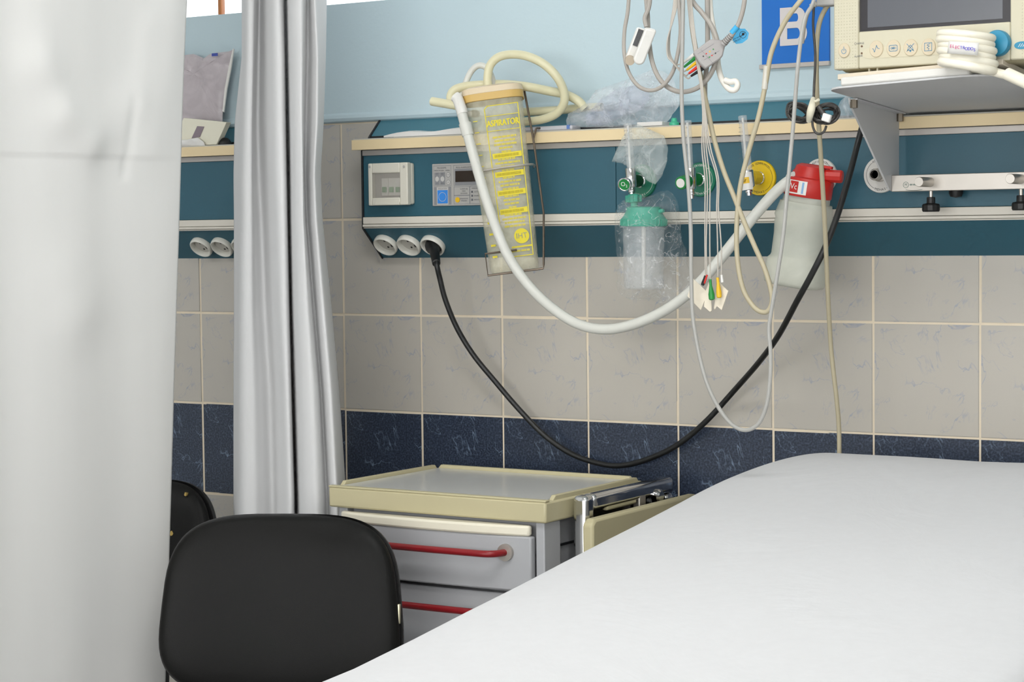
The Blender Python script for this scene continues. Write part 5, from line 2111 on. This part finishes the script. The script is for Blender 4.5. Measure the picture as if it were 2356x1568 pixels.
# mains cord with plug
pc_ = SOCK[2]
pcd = thing('power_cord', 'black mains cord drooping from the third socket up behind the monitor bracket', 'cord', pc_)
n_ = N_LOW
mb = MB()
pA = pc_ + n_ * .003
pB = P(1004, 606, -.10)
dd = (pB - pA).normalized()
mb.lathe([(.0165, 0), (.018, .004), (.0175, .012), (.0125, .020), (.0105, .034), (.0085, (pB - pA).length - .002), (.0055, (pB - pA).length)], axis_frame(pA, dd), 14)
mb.build('mains_plug', m_black, pcd, smooth=30)
mb = MB()
mb.tube([pA + dd * .03] + YP((1004, 605, -.10), (1012, 640, -.095), (1025, 690, -.085), (1052, 755, -.07), (1090, 817, -.055), (1140, 878, -.045), (1195, 942, -.035), (1255, 1003, -.028), (1320, 1046, -.024), (1390, 1068, -.022), (1440, 1069, -.022), (1500, 1052, -.022), (1560, 1022, -.024), (1625, 968, -.03), (1690, 897, -.04), (1745, 834, -.09), (1790, 773, -.16), (1835, 690, -.225), (1868, 630, -.245), (1900, 565, -.245), (1930, 485, -.225), (1955, 400, -.19), (1972, 335, -.16), (1984, 290, -.15), (1992, 262, -.14)), .0055, 12)
mb.build('cord', m_cblk, pcd)

# blood pressure hose: long loop below the console
YC = -.432
bp = thing('pressure_hose', 'beige pressure hose falling across the sign and console in a narrow loop', 'hose', P(1755, 718, YC))
mb = MB()
mb.tube(YP((1900, -70, YC + .03), (1843, 0, YC), (1805, 52, YC), (1775, 120, YC), (1762, 190, YC), (1745, 270, YC), (1722, 350, YC), (1703, 430, YC), (1695, 520, YC), (1697, 600, YC), (1710, 665, YC), (1735, 706, YC), (1758, 718, YC), (1772, 708, YC), (1776, 680, YC), (1762, 625, YC), (1738, 570, YC), (1712, 510, YC), (1688, 450, YC), (1664, 390, YC), (1643, 320, YC), (1630, 260, YC), (1615, 190, YC), (1600, 110, YC), (1590, 40, YC), (1584, -70, YC)), .0042, 12)
mb.build('hose_tube', m_cb, bp)
mb = MB()
mb.cyl(P(1764, 152, YC), P(1759, 205, YC), .0052)
mb.build('hose_sleeve', mat('clear_sleeve', (206, 202, 190), .3), bp)
YC = -.45
# thin sensor tube with the deep loop
YK, YC = YC, -.472
mb = MB()
mb.tube(YP((1880, -70, YC + .05), (1872, 2, YC + .045), (1853, 40, YC + .03), (1843, 90, YC + .02), (1836, 150, YC), (1831, 210, YC), (1824, 300, YC), (1813, 420, YC), (1802, 540, YC), (1787, 640, YC), (1774, 720, YC), (1769, 760, YC), (1773, 810, YC), (1772, 870, YC), (1764, 930, YC), (1745, 974, YC), (1715, 989, YC), (1683, 975, YC), (1652, 935, YC), (1628, 885, YC), (1612, 830, YC), (1600, 770, YC), (1593, 715, YC), (1590, 620, YC), (1589, 520, YC), (1583, 420, YC), (1572, 310, YC), (1568, 200, YC), (1570, 100, YC), (1573, -70, YC)), .0034, 10)
tag(mb.build('sensor_tube', m_cl), 'thin translucent grey tube hanging in the deepest narrow loop', 'tube')
YC = YK
# tube that drops behind the bed
mb = MB()
mb.tube(YP((1919, 2, -.372), (1905, 12, -.372), (1886, 50, -.37), (1879, 110, -.37), (1879, 200, -.36), (1884, 290, -.34), (1891, 400, -.31), (1898, 520, -.27), (1904, 660, -.22), (1912, 800, -.17), (1924, 910, -.15), (1930, 980, -.14), (1931, 1060, -.14), (1931, 1160, -.14)), .0041, 12)
tag(mb.build('infusion_tube', m_cb), 'olive beige tube dropping straight behind the head of the bed', 'tube')
# thin dark cable beside it, leading to the tied bundle
bun = thing('cable_bundle', 'charcoal cable coiled and tied with a white strip below the monitor', 'cable', P(1872, 300, -.40))
mb = MB()
mb.tube(YP((1873, -60, -.385), (1872, 20, -.39), (1871, 60, -.39), (1876, 130, -.39), (1873, 200, -.395), (1872, 235, -.40)), .0022, 8)
mb.build('cable_lead', m_cdk, bun)
rg = random.Random(11)
for side, c0, tilt, nL in ((-1, (1839, 258), .25, 9), (1, (1902, 262), -.2, 10)):
    for k in range(nL):
        cxp, cyp = c0[0] + rg.uniform(-4, 4), c0[1] + rg.uniform(-4, 4)
        rx_, ry_ = rg.uniform(20, 31), rg.uniform(11, 24)
        ph = tilt + rg.uniform(-.35, .35)
        yy = -.40 + rg.uniform(-.022, .022)
        pts = []
        for q in range(20):
            a_ = 2 * math.pi * q / 20
            u_, v_ = rx_ * math.cos(a_), ry_ * math.sin(a_)
            px_ = cxp + u_ * math.cos(ph) - v_ * math.sin(ph)
            py_ = cyp + u_ * math.sin(ph) + v_ * math.cos(ph)
            px_ = max(px_, 1868) if side > 0 else min(px_, 1874)
            pts.append(P(px_, py_, yy + .008 * math.sin(a_ * 2 + k)))
        mb = MB()
        mb.tube(pts, .0020, 7, closed=True, smooth=False)
        mb.build('coil_turn', m_cdk, bun)
mb = MB()
mb.tube(YP((1869, 275, -.425), (1870, 290, -.425), (1876, 304, -.425), (1886, 308, -.425), (1896, 302, -.425), (1901, 290, -.42)), .0021, 8)
mb.build('hanging_turn', m_cdk, bun)
m_tie = mat('white_tie_strip', (232, 226, 204), .7)
mb = MB()
mb.tube(YP((1871, 228, -.405), (1868, 245, -.432), (1864, 262, -.434), (1861, 279, -.425)), lambda u: .0042 + .0022 * math.sin(u * math.pi), 12)
mb.build('tie_strip', m_tie, bun)
mb = MB()
mb.tube(YP((1871, 232, -.415), (1877, 233, -.425), (1884, 229, -.428)), .0024, 8)
mb.build('tie_tail', m_tie, bun)
mb = MB()
q = P(1902, 271, -.43)
mb.box((-.0075, -.0065, -.004), (.0075, .0065, .004), frame(q, (.9, 0, -.3), (.3, 0, .9)))
mb.build('white_plug', m_white, bun, bevel=.002)
mb = MB()
mb.cyl(P(1884, 246, -.425), P(1899, 268, -.428), .0042)
mb.build('plug_grip', m_cdk, bun)
# monitor lead
mb = MB()
mb.tube(YP((1886, 6, -.385), (1870, 14, -.39), (1858, 30, -.395), (1850, 60, -.40), (1845, 100, -.40)), .0036, 10)
ml = tag(mb.build('monitor_lead', m_cg), 'grey lead leaving the plug on the left side of the monitor', 'cable')
for k in range(5):
    q0, q1 = P(1884 - k * 4.2, 6.5 + k * 2.0, -.385 - .001 * k), P(1881.5 - k * 4.2, 7.8 + k * 2.0, -.3855 - .001 * k)
    mb = MB()
    mb.cyl(q0, q1, .0054 - k * .0002, seg=12)
    mb.build('strain_relief', m_grey, ml)

# pulse oximeter clip and its cable
px_o = thing('pulse_oximeter', 'white finger clip sensor hanging on its looped grey cable', 'sensor', P(1455, 146, YC))
mb = MB()
mb.tube(YP((1487, 62, YC), (1484, 40, YC), (1494, 10, YC), (1500, -70, YC)), .0040, 10)
mb.tube(YP((1450, -70, YC), (1445, 20, YC), (1437, 70, YC), (1436, 120, YC), (1446, 165, YC), (1468, 197, YC), (1497, 208, YC), (1525, 197, YC), (1548, 165, YC), (1560, 120, YC), (1566, 70, YC), (1563, 20, YC), (1557, -70, YC)), .0034, 10)
mb.build('sensor_cable', m_cg, px_o)
up = (P(1487, 58, YC) - P(1455, 143, YC))
L_ = up.length
FX = frame(P(1455, 146, YC), Vector((1, 0, 0)) - up.normalized() * up.normalized().x, up, None)
FX = frame(P(1466, 147, YC - .008), RGT - up.normalized() * RGT.dot(up.normalized()), up.normalized())
FX2 = frame(P(1447, 143, YC + .004), RGT - up.normalized() * RGT.dot(up.normalized()), up.normalized())
for nm, F_, hwid, ln in (('clip_shell', FX, .0098, L_ * .97), ('clip_shell', FX2, .0088, L_ * .93)):
    mb = MB()
    prof = arc(0, hwid, hwid, hwid, 180, 360) + [(hwid * 1.05, ln), (-hwid * .9, ln * .97)]
    mb.prism(prof, -.009, .009, F_)
    mb.build(nm, m_white, px_o, bevel=.003)
mb = MB()
for k in range(5):
    u_ = .0005 - .0046 + k * .0023
    mb.box((u_ - .0014, L_ * .46, .0088), (u_ + .0004, L_ * .9, .0104), FX2)
mb.build('finger_grip', mat('dark_grey_rubber', (84, 84, 86), .6), px_o)
mb = MB()
mb.lathe([(.008, -.008), (.0085, 0), (.008, .008)], axis_frame(P(1449, 138, YC - .004), FX.to_3x3() @ Vector((0, 0, 1))), 20)
mb.build('finger_pad', mat('tan_rubber', (186, 172, 152), .6), px_o)

# heart lead cable: trunk, block, plugs and fine leads
ecg = thing('lead_cable', 'grey heart lead cable with junction block and five coloured plugs', 'cable', P(1640, 130, YC))
mb = MB()
mb.tube(YP((1722, -70, YC), (1712, 8, YC), (1703, 45, YC), (1692, 68, YC), (1680, 86, YC)), .0040, 10)
mb.build('trunk_cable', m_cg, ecg)
FE = frame(P(1636, 124, YC), RGT, UPV)
eS = 1 / (FPX / (P(1636, 124, YC) - CAM).dot(FWD))


def epx(x, y):
    return ((x - 1636) * eS, -(y - 124) * eS)


m_blk = mat('grey_junction_plastic', (172, 168, 166), .5, var=.02)
mb = MB()
mb.prism([epx(*q) for q in ((1594, 121), (1634, 91), (1660, 93), (1669, 100), (1662, 130), (1655, 138), (1622, 160), (1608, 146))][::-1], -.008, .008, FE)
blk = mb.build('junction_block', m_blk, ecg, bevel=.0025)
mb = MB()
mb.cyl(P(1664, 101, YC), P(1684, 80, YC), .0058, .0046, 14)
mb.build('strain_relief', m_blk, ecg)
mb = MB()
for k in range(5):
    f_ = .15 + k * .17
    a_, b_ = P(1664, 101, YC), P(1684, 80, YC)
    q = a_.lerp(b_, f_)
    mb.cyl(q, q + (b_ - a_) * .06, .0062 - .0012 * f_, seg=14)
mb.build('relief_ridges', mat('dark_grey_ridges', (120, 116, 110), .6), ecg)
mb = MB()
for q0, q1 in (((1612, 116), (1640, 148)), ((1604, 126), (1642, 102)), ((1618, 140), (1654, 118))):
    mb.line([epx(*q0), epx(*q1)], .0003, FE, .0083)
mb.build('block_print', print_grey, blk, smooth=0)
m_plug = {'white': m_white, 'green': mat('green_plug', (36, 140, 62), .4), 'yellow': mat('yellow_plug', (236, 188, 36), .4), 'red': mat('red_plug', (220, 52, 42), .4), 'black': m_black}
for nm, pts_ in (('red', ((1624, 125), (1637, 129))), ('yellow', ((1632, 120),)), ('black', ((1617, 131), (1645, 124))), ('green', ((1631, 133), (1640, 115)))):
    mb = MB()
    for q in pts_:
        mb.ring(FE @ Matrix.Translation((*epx(*q), .0084)), .0001, .0012, 0, seg=14)
    mb.build('block_dots', m_plug[nm], blk, smooth=0)
for nm, a_, b_ in (('white', (1599, 124), (1568, 147)), ('green', (1603, 131), (1574, 154)), ('yellow', (1607, 140), (1580, 161)), ('red', (1612, 149), (1585, 169)), ('black', (1618, 157), (1590, 175))):
    mb = MB()
    mb.cyl(P(*a_, YC - .002), P(*b_, YC - .002), .0034, .0019, 12)
    mb.build('lead_plug', m_plug[nm], ecg, label=nm + ' lead plug')
mb = MB()
for k, (bx_, by_) in enumerate(((1568, 147), (1574, 154), (1580, 161), (1585, 169), (1590, 175))):
    mb = MB()
    j_ = k * 2.2
    mb.tube(YP((bx_, by_, YC), (bx_ - 10, by_ + 2 + j_ * .2, YC), (1556 - j_, 152 - j_, YC - .003 * k), (1543 - j_ * .8, 128, YC - .003 * k), (1540 - j_ * .5, 100 - j_, YC - .003 * k), (1544 + j_ * .4, 50, YC - .002 * k), (1550 + j_ * .9, 10, YC), (1556 + j_ * 1.6, -70, YC)), .0013, 7)
    mb.build('lead_wire', m_cg2, ecg)
# fine leads down to the electrodes
ENDS = [((1623, 636), (1621, 470)), ((1626, 634), (1626, 470)), ((1634, 642), (1632, 470)), ((1652, 636), (1648, 470)), ((1660, 632), (1652, 470))]
for k, (e_, m_) in enumerate(ENDS):
    mb = MB()
    w_ = k - 2
    mb.tube(YP((1583 + w_ * 2.5, -70, YC), (1588 + w_ * 2.2, 20, YC), (1600 + w_ * 1.5, 110, YC - .006), (1613 + w_ * 1.2, 190, YC - .004), (1620 + w_ * 1.6, 260, YC), (1625 + w_ * 5, 340, YC), (m_[0] + 1, 410, YC), (m_[0] + 1, 480, YC), (e_[0] - 1, 560, YC), (e_[0], e_[1], YC)), .0012, 7)
    mb.build('lead_wire', m_cg2, ecg)
for nm, a_, b_, r0_, r1_ in (('black', (1623, 634), (1616, 656), .0022, .0030), ('red', (1627, 632), (1620, 652), .0016, .0020), ('green', (1634, 642), (1638, 690), .0022, .0054), ('yellow', (1651, 638), (1655, 685), .0024, .0046), ('white', (1660, 632), (1662, 650), .0020, .0026)):
    mb = MB()
    A_, B_ = P(*a_, YC - .006), P(*b_, YC - .006)
    Lg = (B_ - A_).length
    mb.lathe([(r0_, 0), (r0_ * 1.05, Lg * .3), (r1_, Lg * .72), (r1_ * .95, Lg * .95), (r1_ * .6, Lg)], axis_frame(A_, B_ - A_), 14)
    mb.build('snap_clip', m_plug[nm], ecg, label=nm + ' snap clip')
# pictogram tag
m_cy = mat('cyan_tag', (70, 176, 226), .4, var=.02)
mb = MB()
q = [(1686, 93), (1685, 76), (1693, 68), (1702, 66), (1714, 66), (1723, 76), (1720, 90), (1708, 99), (1694, 101)]
mb.prism([epx(*p) for p in q][::-1], -.001, .0005, FE)
tg = mb.build('cable_tag', m_cy, ecg, smooth=0)
mb = MB()
mb.cyl(P(1684, 76, YC), P(1697, 61, YC), .0052, seg=14)
mb.build('tag_sleeve', m_cy, tg)
mb = MB()
Ft = FE @ Matrix.Translation((*epx(1709, 80), .0009))
mb.ring(Ft, .0052, .0058, 0)
mb.line([(-.004, -.004), (.004, .004)], .0007, Ft, 0)
mb.ring(Ft @ Matrix.Translation((.0005, .001, 0)), .0001, .0022, 0)
mb.text('DO NOT', FE @ Matrix.Translation((*epx(1695, 93), .0009)) @ Matrix.Rotation(math.radians(205), 4, 'Z'), .0036)
mb.text('THROW AWAY', FE @ Matrix.Translation((*epx(1695, 87), .0009)) @ Matrix.Rotation(math.radians(205), 4, 'Z'), .0030)
mb.build('tag_print', print_black, tg, smooth=0)
# large trailing loop and white strap
mb = MB()
mb.tube(YP((1480, -70, YC + .012), (1489, 20, YC + .012), (1492, 80, YC + .012), (1500, 140, YC + .012), (1518, 182, YC + .012), (1545, 205, YC + .012), (1575, 211, YC + .012), (1608, 200, YC + .012), (1634, 172, YC + .012), (1648, 135, YC + .012), (1650, 95, YC + .012), (1636, 58, YC + .012), (1614, 28, YC + .012), (1592, 0, YC + .012), (1560, -70, YC + .012)), .0042, 10)
tag(mb.build('extension_cable', m_cg), 'thicker grey cable hanging in the wide round loop', 'cable')
mb = MB()
mb.tube(YP((1626, -70, YC + .03), (1628, 40, YC + .03), (1628, 100, YC + .03), (1626, 150, YC + .03), (1622, 190, YC + .03), (1622, 240, YC + .03)), .0044, 10)
tag(mb.build('grey_cable', m_cg), 'straight grey cable hanging behind the junction block', 'cable')
m_str = mat('white_rubber_strap', (240, 236, 226), .5)
mb = MB()
mb.tube(YP((1630, -70, YC + .04), (1634, 20, YC + .04), (1640, 60, YC + .04), (1650, 110, YC + .04), (1652, 148, YC + .035), (1658, 175, YC + .03), (1668, 194, YC + .025), (1680, 206, YC + .02), (1692, 206, YC + .02), (1697, 195, YC + .02), (1692, 187, YC + .02), (1680, 188, YC + .02), (1668, 184, YC + .02)), .0050, 12)
tag(mb.build('strap', m_str), 'white rubber strap with curled end below the junction block', 'strap')

# electrode pads
m_pad = mat('ivory_foam_electrode', (238, 228, 208), .85, var=.02)
for q, lb_ in (([(1595, 641), (1623, 667), (1628, 676), (1613, 713), (1582, 681)], 'ivory electrode pad at the left of the cluster under the black clip'),
               ([(1632, 648), (1637, 690), (1638, 714), (1634, 717), (1620, 705), (1624, 668)], 'ivory electrode pad behind the green clip'),
               ([(1650, 642), (1666, 660), (1676, 669), (1661, 713), (1650, 704), (1645, 712), (1643, 708), (1648, 672)], 'ivory electrode pad behind the yellow clip')):
    pts = [P(x, y, YC + .004) for x, y in q]
    F_ = WALLF(pts[0])
    mb = MB()
    mb.prism([((p - pts[0]).x, (p - pts[0]).z) for p in pts][::-1], -.0008, .0012, F_)
    tag(mb.build('electrode_pad', m_pad, bevel=.0004), lb_, 'electrode', 'electrode pads')

# overhead hook that the cables hang from
hk = P(1600, -68, YC)
mb = MB()
mb.tube([Vector((hk.x + .12, YC, hk.z)), Vector((hk.x - .16, YC, hk.z))], .006, 12, smooth=False)
mb.tube([Vector((hk.x, YC, hk.z)), Vector((hk.x, YC, CEIL))], .008, 12, smooth=False)
tag(mb.build('cable_hanger', m_steel), 'steel ceiling hanger from which the monitor cables hang', 'hanger')

# ------------------------------------------------------------------ things on the left console
lp = thing('packaged_pad', 'pink-grey film pack leaning on the wall above the left console', 'pack', P(470, 300, -.05))
mb = puffy(MB(), [(300, 128), (360, 120), (415, 128), (445, 124), (470, 134), (482, 124), (500, 121), (530, 118), (537, 114), (530, 145), (522, 185), (515, 230), (510, 290), (400, 300), (300, 300)], -.030, .010, .0035, 2.2)
mb.build('film_pack', m_bagp, lp, smooth=30)
mb = MB()
pts = [P(x, y, -.044) for x, y in ((537, 112), (539, 113), (532, 160), (523, 205), (516, 258), (513, 256), (518, 205), (527, 155))]
mb.prism([((p - pts[0]).x, (p - pts[0]).z) for p in pts], -.001, .002, WALLF(pts[0]))
mb.build('white_edge', m_white, lp)
mb = MB()
q = P(494, 126, -.0465)
mb.box((-.008, -.003, 0), (.009, .0035, .0008), WALLF(q))
mb.build('blue_print', mat('blue_print_patch', (70, 86, 170), .6), lp)
wb = thing('white_box', 'tilted white carton with grey window on the left console shelf', 'box', P(450, 335, -.07))
pts = [P(x, y, -.075) for x, y in ((422, 271), (521, 281), (498, 332.5), (395, 336.5))]
mb = MB()
mb.prism([((p - pts[0]).x, (p - pts[0]).z) for p in pts], -.016, 0, WALLF(pts[0]))
mb.build('carton', mat('ivory_carton', (240, 236, 216), .6), wb, bevel=.001)
wp = [P(x, y, -.0756) for x, y in ((454, 290), (470, 291), (460, 315), (441, 318))]
mb = MB()
mb.prism([((p - wp[0]).x, (p - wp[0]).z) for p in wp], 0, .0006, WALLF(wp[0]))
mb.build('grey_window', mat('grey_mauve_print', (142, 128, 136), .5), wb, smooth=0)
mb = puffy(MB(), [(395, 322), (430, 321), (455, 316), (468, 326), (472, 336), (395, 338)], -.082, .005, .002, 6.6)
mb.build('paper_flap', m_pack, wb)
mb = MB()
c = P(516, 329, -.062)
rows = []
for k in range(7):
    a_ = math.pi / 2 * k / 6
    rows.append([(c.x + .016 * math.cos(a_) * math.cos(b_) * (1 + .15 * mnoise.noise(Vector((b_ * 3, k, 1)))), -.060 + .014 * math.cos(a_) * math.sin(b_), C_S1 - .001 + .017 * math.sin(a_)) for b_ in [2 * math.pi * q / 20 for q in range(20)]])
mb.grid(rows, closed_u=True)
tag(mb.build('rubber_bulb', m_black), 'small black rounded lump on the left console shelf end', 'bulb')
#@@STAGE4
